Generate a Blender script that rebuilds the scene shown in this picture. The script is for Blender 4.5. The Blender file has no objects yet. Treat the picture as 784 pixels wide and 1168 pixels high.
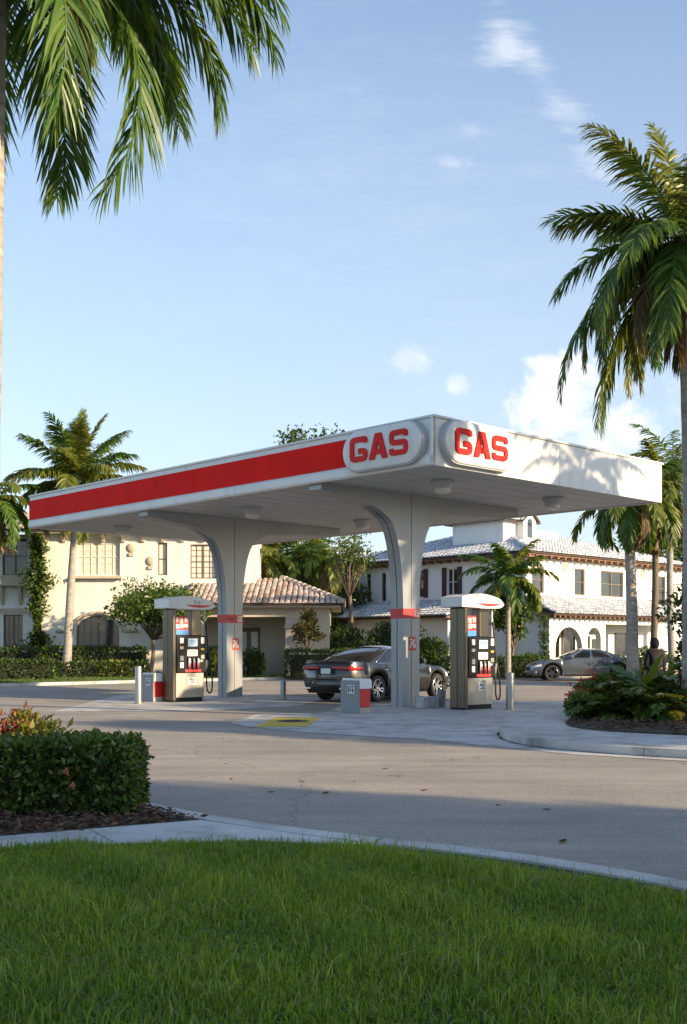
import bpy, bmesh, math, random
import numpy as np
from mathutils import Vector, Matrix, Quaternion
R = math.radians
random.seed(7)
RNG = np.random.default_rng(7)
SC = bpy.context.scene
COL = SC.collection
# ------------------------------------------------------------------ camera frame (pixels of the 784x1168 photograph)
F, CX, HY, EYE = 1280.0, 392.0, 738.0, 1.42
def G(px, py, z=0.0):
    d = F*(EYE-z)/(py-HY); return Vector(((px-CX)/F*d, d, z))
def W(px, py, d):
    return Vector(((px-CX)/F*d, d, EYE-(py-HY)/F*d))
# ------------------------------------------------------------------ mesh helpers
class MB:
    def __init__(s): s.v=[]; s.f=[]; s.m=[]; s.M=None
    def add(s, vs, fs, mi=0):
        o=len(s.v)
        if s.M is not None: vs=[s.M @ Vector(p) for p in vs]
        s.v += [tuple(p) for p in vs]
        for f in fs: s.f.append(tuple(i+o for i in f)); s.m.append(mi)
        return s
    def box(s, c, d, mi=0, rz=0, rx=0, ry=0):
        x,y,z=[a/2 for a in d]
        vs=[Vector((a*x,b*y,e*z)) for e in(-1,1) for b in(-1,1) for a in(-1,1)]
        if rz or rx or ry:
            m=Matrix.Rotation(rz,3,'Z')@Matrix.Rotation(ry,3,'Y')@Matrix.Rotation(rx,3,'X'); vs=[m@p for p in vs]
        c=Vector(c)
        return s.add([p+c for p in vs],[(0,2,3,1),(4,5,7,6),(0,1,5,4),(2,6,7,3),(0,4,6,2),(1,3,7,5)],mi)
    def bb(s, a, b, mi=0):
        return s.box([(i+j)/2 for i,j in zip(a,b)],[abs(j-i) for i,j in zip(a,b)],mi)
    def prism(s, poly, z0, z1, axis='z', mi=0, mi_side=None):
        # poly 2D ccw ; axis: z -> (x,y,z) ; y -> poly is (x,z), extruded in y ; x -> poly is (y,z), extruded in x
        def P(p,h):
            return (p[0],p[1],h) if axis=='z' else ((p[0],h,p[1]) if axis=='y' else (h,p[0],p[1]))
        n=len(poly)
        vs=[P(p,z0) for p in poly]+[P(p,z1) for p in poly]
        s.add(vs,[tuple(range(n))[::-1],tuple(range(n,2*n))],mi)
        s.add(vs,[(i,(i+1)%n,n+(i+1)%n,n+i) for i in range(n)],mi if mi_side is None else mi_side)
        return s
    def tube(s, pts, rad, n=8, mi=0, cap=True, closed=False):
        pts=[Vector(p) for p in pts]; k=len(pts)
        if not hasattr(rad,'__len__'): rad=[rad]*k
        vs=[];a=None
        for i,p in enumerate(pts):
            if closed: t=pts[(i+1)%k]-pts[i-1]
            else: t=pts[min(i+1,k-1)]-pts[max(i-1,0)]
            if t.length<1e-9: t=Vector((0,0,1))
            t.normalize()
            if a is None:
                r_=Vector((0,0,1)) if abs(t.z)<.7 else Vector((1,0,0)); a=t.cross(r_)
            a=a-t*a.dot(t)
            if a.length<1e-4: a=t.cross(Vector((.3,.8,.5)))
            a.normalize(); b=t.cross(a)
            for j in range(n):
                th=2*math.pi*j/n; vs.append(p+(a*math.cos(th)+b*math.sin(th))*rad[i])
        fs=[]
        for i in range(k if closed else k-1):
            for j in range(n):
                i2=(i+1)%k
                fs.append((i*n+j,i*n+(j+1)%n,i2*n+(j+1)%n,i2*n+j))
        if cap and not closed: fs+= [tuple(range(n))[::-1],tuple((k-1)*n+j for j in range(n))]
        return s.add(vs,fs,mi)
    def lathe(s, prof, c=(0,0,0), n=20, mi=0, axis='z', cap=True):
        vs=[];fs=[]
        for r,h in prof:
            for j in range(n):
                a=2*math.pi*j/n; x,y=r*math.cos(a),r*math.sin(a)
                p=(x,y,h) if axis=='z' else ((x,h,y) if axis=='y' else (h,x,y))
                vs.append((p[0]+c[0],p[1]+c[1],p[2]+c[2]))
        for i in range(len(prof)-1):
            for j in range(n): fs.append((i*n+j,i*n+(j+1)%n,(i+1)*n+(j+1)%n,(i+1)*n+j))
        if cap: fs+= [tuple(range(n))[::-1],tuple((len(prof)-1)*n+j for j in range(n))]
        return s.add(vs,fs,mi)
    def grid(s, fn, nu, nv, mi=0):
        vs=[fn(i/nu,j/nv) for i in range(nu+1) for j in range(nv+1)]
        fs=[(i*(nv+1)+j,(i+1)*(nv+1)+j,(i+1)*(nv+1)+j+1,i*(nv+1)+j+1) for i in range(nu) for j in range(nv)]
        return s.add(vs,fs,mi)
    def build(s, name, mats, parent=None, smooth=False, bevel=0, seg=2, recalc=True):
        me=bpy.data.meshes.new(name)
        me.from_pydata(s.v,[],s.f)
        if not isinstance(mats,(list,tuple)): mats=[mats]
        for m in mats: me.materials.append(m)
        if len(mats)>1: me.polygons.foreach_set('material_index',s.m)
        if recalc:
            bm=bmesh.new(); bm.from_mesh(me)
            bmesh.ops.recalc_face_normals(bm,faces=bm.faces[:]); bm.to_mesh(me); bm.free()
        if smooth:
            me.polygons.foreach_set('use_smooth',[True]*len(me.polygons))
            if smooth!='all': me.set_sharp_from_angle(angle=R(38))
        o=bpy.data.objects.new(name,me); COL.objects.link(o)
        if parent: o.parent=parent
        if bevel:
            b=o.modifiers.new('Bevel','BEVEL'); b.width=bevel; b.segments=seg; b.limit_method='ANGLE'; b.angle_limit=R(40)
        return o
def npmesh(name, V, Fq, mat, parent=None, smooth=False, nv=4):
    me=bpy.data.meshes.new(name); V=np.asarray(V,np.float32); Fq=np.asarray(Fq,np.int32)
    me.vertices.add(len(V)); me.vertices.foreach_set('co',V.ravel())
    me.loops.add(Fq.size); me.loops.foreach_set('vertex_index',Fq.ravel())
    me.polygons.add(len(Fq)); me.polygons.foreach_set('loop_start',np.arange(0,Fq.size,nv,dtype=np.int32))
    me.polygons.foreach_set('loop_total',np.full(len(Fq),nv,np.int32))
    if smooth: me.polygons.foreach_set('use_smooth',np.ones(len(Fq),bool))
    me.update(calc_edges=True); me.validate()
    for m in (mat if isinstance(mat,(list,tuple)) else [mat]): me.materials.append(m)
    o=bpy.data.objects.new(name,me); COL.objects.link(o)
    if parent: o.parent=parent
    return o
def tag(o, label=None, cat=None, group=None, kind=None):
    if label: o['label']=label
    if cat: o['category']=cat
    if group: o['group']=group
    if kind: o['kind']=kind
    return o
def thing(name, label, cat, loc=(0,0,0), rz=0, group=None):
    o=bpy.data.objects.new(name,None); COL.objects.link(o); o.location=loc; o.rotation_euler=(0,0,rz)
    o.empty_display_size=.2
    return tag(o,label,cat,group)
def copy_tree(o, parent=None):
    c=o.copy(); COL.objects.link(c); c.parent=parent
    for ch in list(o.children): copy_tree(ch,c)
    return c
def dup(o, loc, rz, label, group=None):
    c=copy_tree(o); c.location=loc; c.rotation_euler=(0,0,rz); c['label']=label
    if group: c['group']=group
    return c
# ------------------------------------------------------------------ materials
def newmat(name):
    m=bpy.data.materials.new(name); m.use_nodes=True; nt=m.node_tree; b=nt.nodes['Principled BSDF']
    return m,nt,b
def lnk(nt,a,b): nt.links.new(a,b)
def N(nt,t,**k):
    n=nt.nodes.new(t)
    for a,v in k.items():
        if a in n.inputs.keys(): n.inputs[a].default_value=v
        else: setattr(n,a,v)
    return n
def c4(c): return (c[0],c[1],c[2],1)
def sc(c,f): return tuple(max(0,x*f) for x in c)
def ramp(nt,stops,interp='LINEAR'):
    r=nt.nodes.new('ShaderNodeValToRGB'); e=r.color_ramp.elements; r.color_ramp.interpolation=interp
    while len(e)<len(stops): e.new(.5)
    for i,(p,c) in enumerate(stops): e[i].position=p; e[i].color=c4(c)
    return r
def pm(name, c, rough=.6, metal=0, var=.12, scale=3., bump=0, bscale=40., coat=0, spec=.5, stretch=None, aniso=0, dirt=0, dirtc=(.1,.09,.07), dscale=.8, coord='Object', ds=None):
    m,nt,b=newmat(name)
    b.inputs['Roughness'].default_value=rough; b.inputs['Metallic'].default_value=metal
    b.inputs['Specular IOR Level'].default_value=spec
    if coat: b.inputs['Coat Weight'].default_value=coat; b.inputs['Coat Roughness'].default_value=.04
    tc=N(nt,'ShaderNodeTexCoord'); src=tc.outputs[coord]
    if stretch:
        mp=N(nt,'ShaderNodeMapping'); mp.inputs['Scale'].default_value=stretch; lnk(nt,src,mp.inputs[0]); src=mp.outputs[0]
    n=N(nt,'ShaderNodeTexNoise',Scale=scale,Detail=6.,Roughness=.6); lnk(nt,src,n.inputs['Vector'])
    r=ramp(nt,[(.3,sc(c,1-var)),(.7,sc(c,1+var))]); lnk(nt,n.outputs[0],r.inputs[0]); out=r.outputs[0]
    if dirt:
        n2=N(nt,'ShaderNodeTexNoise',Scale=dscale,Detail=8.,Roughness=.7); lnk(nt,tc.outputs[coord],n2.inputs['Vector'])
        if ds:
            md=N(nt,'ShaderNodeMapping'); md.inputs['Scale'].default_value=ds; lnk(nt,tc.outputs[coord],md.inputs[0]); lnk(nt,md.outputs[0],n2.inputs['Vector'])
        r2=ramp(nt,[(.5,(0,0,0)),(.75,(dirt,)*3)]); lnk(nt,n2.outputs[0],r2.inputs[0])
        mx=N(nt,'ShaderNodeMix',data_type='RGBA'); lnk(nt,r2.outputs[0],mx.inputs[0]); lnk(nt,out,mx.inputs[6]); mx.inputs[7].default_value=c4(dirtc); out=mx.outputs[2]
    lnk(nt,out,b.inputs['Base Color'])
    if bump:
        n3=N(nt,'ShaderNodeTexNoise',Scale=bscale,Detail=4.); lnk(nt,src,n3.inputs['Vector'])
        bp=N(nt,'ShaderNodeBump',Strength=bump,Distance=.02); lnk(nt,n3.outputs[0],bp.inputs['Height']); lnk(nt,bp.outputs[0],b.inputs['Normal'])
    return m
def leafmat(name, cols, rough=.45, trans=.3, tcol=None):
    m,nt,b=newmat(name)
    g=N(nt,'ShaderNodeNewGeometry')
    k=len(cols); r=ramp(nt,[(i/max(1,k-1),c) for i,c in enumerate(cols)]); lnk(nt,g.outputs['Random Per Island'],r.inputs[0])
    lnk(nt,r.outputs[0],b.inputs['Base Color']); b.inputs['Roughness'].default_value=rough; b.inputs['Specular IOR Level'].default_value=.4
    t=N(nt,'ShaderNodeBsdfTranslucent')
    mx=N(nt,'ShaderNodeMix',data_type='RGBA',blend_type='MULTIPLY'); mx.inputs[0].default_value=1
    lnk(nt,r.outputs[0],mx.inputs[6]); mx.inputs[7].default_value=c4(tcol or (2.2,1.9,.7)); lnk(nt,mx.outputs[2],t.inputs[0])
    ms=N(nt,'ShaderNodeMixShader'); ms.inputs[0].default_value=trans
    out=nt.nodes['Material Output']; lnk(nt,b.outputs[0],ms.inputs[1]); lnk(nt,t.outputs[0],ms.inputs[2]); lnk(nt,ms.outputs[0],out.inputs[0])
    return m
def glassmat(name, c=(.02,.025,.03), rough=.03, spec=.8):
    m,nt,b=newmat(name)
    tc=N(nt,'ShaderNodeTexCoord'); n=N(nt,'ShaderNodeTexNoise',Scale=1.3,Detail=2.); lnk(nt,tc.outputs['Object'],n.inputs['Vector'])
    r=ramp(nt,[(.3,sc(c,.6)),(.7,sc(c,1.5))]); lnk(nt,n.outputs[0],r.inputs[0]); lnk(nt,r.outputs[0],b.inputs['Base Color'])
    b.inputs['Roughness'].default_value=rough; b.inputs['Specular IOR Level'].default_value=spec
    bp=N(nt,'ShaderNodeBump',Strength=.03,Distance=.05); lnk(nt,n.outputs[0],bp.inputs['Height']); lnk(nt,bp.outputs[0],b.inputs['Normal'])
    return m
def tilemat(name, cols, rough=.75):
    m,nt,b=newmat(name); g=N(nt,'ShaderNodeNewGeometry'); tc=N(nt,'ShaderNodeTexCoord')
    k=len(cols); r=ramp(nt,[(i/(k-1),c) for i,c in enumerate(cols)]); lnk(nt,g.outputs['Random Per Island'],r.inputs[0])
    n=N(nt,'ShaderNodeTexNoise',Scale=9.,Detail=6.); lnk(nt,tc.outputs['Object'],n.inputs['Vector'])
    r2=ramp(nt,[(.35,(.45,.4,.36)),(.6,(1,1,1))]); lnk(nt,n.outputs[0],r2.inputs[0])
    mx=N(nt,'ShaderNodeMix',data_type='RGBA',blend_type='MULTIPLY'); mx.inputs[0].default_value=.8
    lnk(nt,r.outputs[0],mx.inputs[6]); lnk(nt,r2.outputs[0],mx.inputs[7]); lnk(nt,mx.outputs[2],b.inputs['Base Color']); b.inputs['Roughness'].default_value=rough
    return m
def asphalt_mat():
    m,nt,b=newmat('asphalt'); tc=N(nt,'ShaderNodeTexCoord')
    n1=N(nt,'ShaderNodeTexNoise',Scale=.35,Detail=8.,Roughness=.65); n2=N(nt,'ShaderNodeTexNoise',Scale=70.,Detail=3.); n3=N(nt,'ShaderNodeTexVoronoi',Scale=110.)
    mp=N(nt,'ShaderNodeMapping'); mp.inputs['Scale'].default_value=(.25,1.3,1); mp.inputs['Rotation'].default_value=(0,0,R(-8))
    n4=N(nt,'ShaderNodeTexNoise',Scale=1.1,Detail=7.,Roughness=.7)
    for n in (n1,n2,n3): lnk(nt,tc.outputs['Object'],n.inputs['Vector'])
    lnk(nt,tc.outputs['Object'],mp.inputs[0]); lnk(nt,mp.outputs[0],n4.inputs['Vector'])
    r1=ramp(nt,[(.3,(.240,.216,.186)),(.7,(.360,.324,.278))]); lnk(nt,n1.outputs[0],r1.inputs[0])
    r2=ramp(nt,[(.3,(.55,.55,.56)),(.5,(1,1,1)),(.72,(1.5,1.47,1.4))]); lnk(nt,n2.outputs[0],r2.inputs[0])
    r4=ramp(nt,[(.35,(.78,.78,.8)),(.65,(1.1,1.09,1.07))]); lnk(nt,n4.outputs[0],r4.inputs[0])
    def mul(a,bb,f=1):
        x=N(nt,'ShaderNodeMix',data_type='RGBA',blend_type='MULTIPLY'); x.inputs[0].default_value=f; lnk(nt,a,x.inputs[6]); lnk(nt,bb,x.inputs[7]); return x.outputs[2]
    c=mul(mul(r1.outputs[0],r2.outputs[0],.8),r4.outputs[0])
    # cracks
    w=N(nt,'ShaderNodeTexVoronoi',Scale=.23,feature='DISTANCE_TO_EDGE'); nd=N(nt,'ShaderNodeTexNoise',Scale=1.3,Detail=5.)
    lnk(nt,tc.outputs['Object'],nd.inputs['Vector'])
    ad=N(nt,'ShaderNodeMix',data_type='RGBA',blend_type='ADD'); ad.inputs[0].default_value=.9; lnk(nt,tc.outputs['Object'],ad.inputs[6]); lnk(nt,nd.outputs[1],ad.inputs[7]); lnk(nt,ad.outputs[2],w.inputs['Vector'])
    rc=ramp(nt,[(0,(.55,.54,.54)),(.0035,(1,1,1))]); lnk(nt,w.outputs['Distance'],rc.inputs[0])
    c=mul(c,rc.outputs[0]); lnk(nt,c,b.inputs['Base Color']); b.inputs['Roughness'].default_value=.75
    bp=N(nt,'ShaderNodeBump',Strength=.55,Distance=.012); lnk(nt,n2.outputs[0],bp.inputs['Height']); lnk(nt,bp.outputs[0],b.inputs['Normal'])
    return m
def concrete_mat(name, base, joints=True, size=(3.,3.), rot=0.):
    m,nt,b=newmat(name); tc=N(nt,'ShaderNodeTexCoord')
    n1=N(nt,'ShaderNodeTexNoise',Scale=.6,Detail=9.,Roughness=.68); n2=N(nt,'ShaderNodeTexNoise',Scale=45.,Detail=4.); n3=N(nt,'ShaderNodeTexNoise',Scale=2.2,Detail=6.)
    for n in (n1,n2,n3): lnk(nt,tc.outputs['Object'],n.inputs['Vector'])
    r1=ramp(nt,[(.3,sc(base,.72)),(.65,sc(base,1.12))]); lnk(nt,n1.outputs[0],r1.inputs[0])
    r2=ramp(nt,[(.3,(.86,.86,.86)),(.7,(1.1,1.1,1.1))]); lnk(nt,n2.outputs[0],r2.inputs[0])
    r3=ramp(nt,[(.50,(1,1,1)),(.72,(.55,.53,.50))]); lnk(nt,n3.outputs[0],r3.inputs[0])
    n5=N(nt,'ShaderNodeTexNoise',Scale=.9,Detail=5.,Roughness=.5,Distortion=.6); lnk(nt,tc.outputs['Object'],n5.inputs['Vector'])
    r5=ramp(nt,[(.60,(1,1,1)),(.66,(.74,.73,.71)),(.72,(.60,.59,.57))]); lnk(nt,n5.outputs[0],r5.inputs[0])
    def mul(a,bb):
        x=N(nt,'ShaderNodeMix',data_type='RGBA',blend_type='MULTIPLY'); x.inputs[0].default_value=1; lnk(nt,a,x.inputs[6]); lnk(nt,bb,x.inputs[7]); return x.outputs[2]
    c=mul(mul(mul(r1.outputs[0],r2.outputs[0]),r3.outputs[0]),r5.outputs[0])
    if joints:
        mp=N(nt,'ShaderNodeMapping'); mp.inputs['Rotation'].default_value=(0,0,rot); lnk(nt,tc.outputs['Object'],mp.inputs[0])
        br=N(nt,'ShaderNodeTexBrick',Scale=1.,offset=0.); br.inputs['Mortar Size'].default_value=.012; br.inputs['Brick Width'].default_value=size[0]; br.inputs['Row Height'].default_value=size[1]
        br.inputs['Color1'].default_value=(1,1,1,1); br.inputs['Color2'].default_value=(.88,.88,.88,1); br.inputs['Mortar'].default_value=(.55,.54,.53,1)
        lnk(nt,mp.outputs[0],br.inputs['Vector']); c=mul(c,br.outputs[0])
    lnk(nt,c,b.inputs['Base Color']); b.inputs['Roughness'].default_value=.7
    bp=N(nt,'ShaderNodeBump',Strength=.25,Distance=.01); lnk(nt,n2.outputs[0],bp.inputs['Height']); lnk(nt,bp.outputs[0],b.inputs['Normal'])
    return m
def patchy(m,scale,lo,hi):
    nt=m.node_tree; b=nt.nodes['Principled BSDF']; src=b.inputs['Base Color'].links[0].from_socket
    tc=N(nt,'ShaderNodeTexCoord'); n=N(nt,'ShaderNodeTexNoise',Scale=scale,Detail=6.,Roughness=.65); lnk(nt,tc.outputs['Object'],n.inputs['Vector'])
    r=ramp(nt,[(.36,lo),(.64,hi)]); lnk(nt,n.outputs[0],r.inputs[0])
    x=N(nt,'ShaderNodeMix',data_type='RGBA',blend_type='MULTIPLY'); x.inputs[0].default_value=1; tgt=[l.to_socket for l in src.links]
    lnk(nt,src,x.inputs[6]); lnk(nt,r.outputs[0],x.inputs[7])
    for t in tgt: lnk(nt,x.outputs[2],t)
UV=math.atan2(.6885,.725)      # direction of the canopy's short side (local +x of everything square to it)
M={}
M['asphalt']=asphalt_mat()
M['pad']=concrete_mat('pad_concrete',(.52,.51,.49),True,(3.2,3.2),-UV)
M['kerb']=concrete_mat('kerb_concrete',(.52,.51,.49),True,(2.4,90),R(20))
M['walk']=concrete_mat('walk_concrete',(.54,.53,.51),True,(2.2,2.2),R(-28))
M['soil']=pm('soil',(.06,.05,.035),.95,var=.4,scale=6,bump=.6)
M['lawnbase']=pm('lawn_soil',(.035,.055,.018),.95,var=.4,scale=9,bump=.5)
M['ground']=pm('ground_turf',(.07,.085,.035),.95,var=.35,scale=.8,bump=.4)
M['mulch']=leafmat('mulch_chips',[(.05,.028,.018),(.10,.055,.032),(.16,.10,.065),(.075,.04,.028)],.85,.0)
M['grass']=leafmat('grass_blades',[(.085,.155,.018),(.145,.230,.026),(.215,.300,.045),(.140,.205,.032),(.30,.28,.11)],.36,.42,(1.6,1.7,.6))
patchy(M['grass'],1.1,(.80,.90,.9),(1.35,1.22,1.0))
M['farlawn']=leafmat('far_lawn',[(.04,.08,.016),(.07,.12,.025),(.09,.13,.03)],.6,.3)
M['white']=pm('white_enamel',(.66,.66,.65),.35,var=.04,scale=1.2,dirt=.35,dirtc=(.5,.48,.44),dscale=1.1)
M['fasciaw']=pm('fascia_white',(.68,.68,.67),.42,var=.04,scale=.7,dirt=.55,dirtc=(.44,.42,.38),dscale=1.,ds=(3.2,3.2,.35))
M['signrimshade']=pm('sign_rim_shade_grey',(.40,.42,.44),.4,var=.05)  # darker grey puts the shaded side edge of the signs into the colour
M['soffit']=pm('soffit_paint',(.42,.435,.455),.5,var=.05,scale=1.5,dirt=.3,dirtc=(.42,.4,.37))
M['beam']=pm('grey_steel_paint',(.30,.31,.32),.42,var=.06,scale=2,dirt=.3,dirtc=(.22,.21,.2))
M['column']=pm('column_paint',(.27,.285,.305),.38,metal=.35,var=.05,scale=2,dirt=.35,dirtc=(.3,.29,.27),stretch=(3,3,.7))
M['red']=pm('red_panel',(.72,.017,.013),.6,spec=.05,var=.10,scale=.9,dirt=.25,dirtc=(.33,.03,.025),dscale=.7)
M['redletters']=pm('red_letters',(.62,.020,.018),.5,var=.06,spec=.15)  # plain even red for the raised sign letters
M['steel']=pm('brushed_steel',(.33,.32,.30),.4,metal=.8,var=.14,scale=14,stretch=(6,6,.25),bump=.05)
M['bronze']=pm('bronze_steel',(.115,.10,.082),.30,metal=.9,var=.10,scale=9,stretch=(6,6,.25),bump=.05)
M['black']=pm('black_plastic',(.010,.011,.013),.35,var=.3,scale=5,spec=.2)
M['rubber']=pm('rubber',(.018,.018,.018),.65,var=.2)
M['grey']=pm('grey_plastic',(.22,.23,.24),.5,var=.06)
M['lidwhite']=pm('bin_white',(.75,.75,.74),.4,var=.04)
M['binred']=pm('bin_red',(.58,.02,.02),.38,var=.06)
M['screen']=pm('screen_glass',(.42,.55,.66),.15,var=.2,scale=20)
M['paper']=pm('white_sticker',(.78,.78,.76),.5,var=.04)
M['ink']=pm('dark_ink',(.03,.03,.035),.5,var=.1)
M['signred']=pm('sign_red',(.6,.03,.03),.45,var=.08)
M['signblue']=pm('sign_blue',(.06,.22,.55),.45,var=.1)
M['yellow']=pm('yellow_paint',(.55,.40,.05),.7,var=.3,scale=5,dirt=.7,dirtc=(.3,.28,.22),dscale=5)
M['iron']=pm('cast_iron',(.07,.065,.06),.6,metal=.5,var=.3,scale=20,bump=.4)
M['lens']=pm('lamp_lens',(.6,.6,.57),.25,var=.05)
M['cream']=pm('cream_stucco',(.74,.715,.655),.85,var=.07,scale=1.2,bump=.35,bscale=60,dirt=.6,dirtc=(.50,.45,.37),dscale=1.,ds=(1.3,1.3,.35))
M['trimtan']=pm('tan_trim',(.50,.42,.33),.8,var=.1,scale=3,bump=.2)
M['wstucco']=pm('white_stucco',(.76,.76,.75),.85,var=.05,scale=1.2,bump=.35,bscale=60,dirt=.5,dirtc=(.58,.56,.52),dscale=1.,ds=(1.3,1.3,.3))
M['porchwall']=pm('porch_stucco',(.50,.43,.34),.85,var=.06,scale=1.5,bump=.3,bscale=60)
M['tile']=tilemat('pale_roof_tile',[(.42,.46,.52),(.62,.67,.74),(.38,.41,.46),(.68,.73,.80),(.52,.56,.62)])
M['rtile']=tilemat('rose_roof_tile',[(.42,.33,.29),(.56,.50,.46),(.34,.23,.18),(.62,.57,.54),(.48,.36,.30)])
M['underroof']=pm('roof_felt',(.07,.05,.045),.9,var=.2)
M['wood']=pm('dark_wood',(.085,.05,.032),.6,var=.25,scale=6,stretch=(1,1,6))
M['fascia_w']=pm('brown_eave',(.20,.11,.065),.65,var=.25,scale=4)
M['shutter']=pm('maroon_shutter',(.06,.022,.025),.55,var=.2)
M['wglass']=glassmat('window_glass',(.035,.04,.045),.05)
M['curtain']=pm('curtain',(.62,.58,.50),.8,var=.12,scale=5,stretch=(9,9,.4),spec=.9)
M['frame']=pm('window_frame_white',(.66,.63,.56),.5,var=.06)
M['dframe']=pm('window_frame_brown',(.16,.11,.075),.5,var=.12)
M['doorw']=pm('door_wood',(.16,.10,.065),.5,var=.3,scale=5,stretch=(4,4,.4))
M['carglass']=glassmat('car_glass',(.012,.015,.018),.02,.9)
M['carA']=pm('car_paint_gunmetal',(.045,.043,.043),.28,metal=.65,var=.04,coat=1.)
M['carB']=pm('car_paint_slate',(.13,.145,.175),.3,metal=.6,var=.04,coat=1.)
M['chrome']=pm('chrome',(.75,.76,.78),.12,metal=1.,var=.03)
M['alloy']=pm('alloy_rim',(.58,.58,.6),.25,metal=.9,var=.05)
M['darkalloy']=pm('dark_alloy_rim',(.12,.11,.12),.3,metal=.8,var=.1)
M['tail']=pm('tail_lens',(.42,.012,.015),.12,var=.15,scale=20,coat=.6)
M['headlens']=pm('head_lens',(.72,.75,.78),.08,var=.1,scale=30,coat=.6)
M['plate']=pm('licence_plate',(.68,.70,.70),.4,var=.1,scale=30)
M['trunk']=pm('palm_trunk_grey',(.30,.275,.245),.9,var=.3,scale=3,stretch=(1,1,5),bump=.6,bscale=14,dirt=.5,dirtc=(.13,.11,.09),dscale=3)
M['bark']=pm('brown_bark',(.15,.115,.085),.95,var=.35,scale=5,stretch=(3,3,.7),bump=.8,bscale=18)
M['shaft']=pm('crownshaft_green',(.16,.19,.05),.5,var=.25,scale=4,stretch=(3,3,.5))
M['palmA']=leafmat('palm_leaf_deep',[(.030,.075,.013),(.052,.116,.019),(.080,.148,.026),(.12,.17,.034)],.38,.34)
M['palmY']=leafmat('palm_leaf_yellowing',[(.060,.10,.014),(.095,.14,.02),(.14,.165,.03),(.17,.16,.04)],.42,.32)
M['palmD']=leafmat('palm_leaf_dry',[(.13,.085,.045),(.20,.14,.075),(.10,.065,.035),(.07,.08,.02)],.7,.2)
M['leafA']=leafmat('leaf_dark',[(.020,.046,.010),(.034,.070,.014),(.055,.098,.020),(.075,.115,.026)],.38,.26)
M['leafB']=leafmat('leaf_mid',[(.036,.072,.013),(.060,.108,.018),(.098,.145,.028)],.42,.3)
M['leafH']=leafmat('leaf_glossy_hedge',[(.035,.070,.013),(.065,.118,.020),(.105,.165,.032),(.15,.20,.045)],.33,.3)
M['leafY']=leafmat('leaf_lime',[(.10,.13,.018),(.15,.17,.022),(.20,.20,.03)],.45,.32)
M['leafO']=leafmat('leaf_olive',[(.05,.06,.016),(.085,.085,.024),(.12,.10,.03),(.15,.11,.035)],.5,.28)
M['leafR']=leafmat('leaf_croton',[(.30,.03,.03),(.38,.07,.05),(.22,.20,.03),(.10,.13,.02),(.40,.03,.04)],.45,.3,(1.7,1.2,.7))
M['petalR']=leafmat('petal_red',[(.50,.02,.02),(.60,.05,.04),(.42,.015,.02)],.5,.25,(1.3,.8,.7))
M['petalO']=leafmat('petal_orange',[(.45,.12,.05),(.5,.2,.09)],.5,.25,(1.3,1,.7))
M['petalB']=leafmat('petal_blue',[(.10,.12,.42),(.18,.16,.5),(.4,.2,.3)],.5,.25,(1.,1,1.2))
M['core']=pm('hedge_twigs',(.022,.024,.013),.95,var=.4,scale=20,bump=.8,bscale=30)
M['coco']=pm('coconut',(.25,.24,.08),.5,var=.2)
M['cloth']=pm('black_cloth',(.008,.008,.010),.85,var=.2,scale=12,bump=.3)
M['skin']=pm('skin',(.36,.21,.15),.55,var=.06)
M['hair']=pm('black_hair',(.012,.010,.009),.5,var=.3)
M['dryleaf']=leafmat('dry_leaf',[(.06,.03,.015),(.12,.06,.025),(.045,.025,.015)],.8,.1)
# ------------------------------------------------------------------ vegetation
def unit(a): return a/np.maximum(np.linalg.norm(a,axis=-1,keepdims=True),1e-9)
def leafquads(P, D, S, wr=.45, fold=.18, rng=RNG):
    n=len(P); D=unit(D); r=unit(rng.normal(size=(n,3))); Wd=unit(np.cross(D,r)); Nn=np.cross(D,Wd)
    S=np.asarray(S).reshape(-1,1)*np.ones((n,1))
    tip=P+D*S-Nn*S*.12; m=P+D*S*.48
    a=m+Wd*S*wr*.5+Nn*S*fold*.5; b=m-Wd*S*wr*.5+Nn*S*fold*.5
    V=np.stack([P,a,tip,b],1).reshape(-1,3); Fq=np.arange(4*n).reshape(-1,4)
    return V,Fq
def leafcloud(name,P,D,S,mat,parent=None,wr=.45,fold=.18,rng=RNG):
    V,Fq=leafquads(P,D,S,wr,fold,rng); return npmesh(name,V,Fq,mat,parent)
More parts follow.
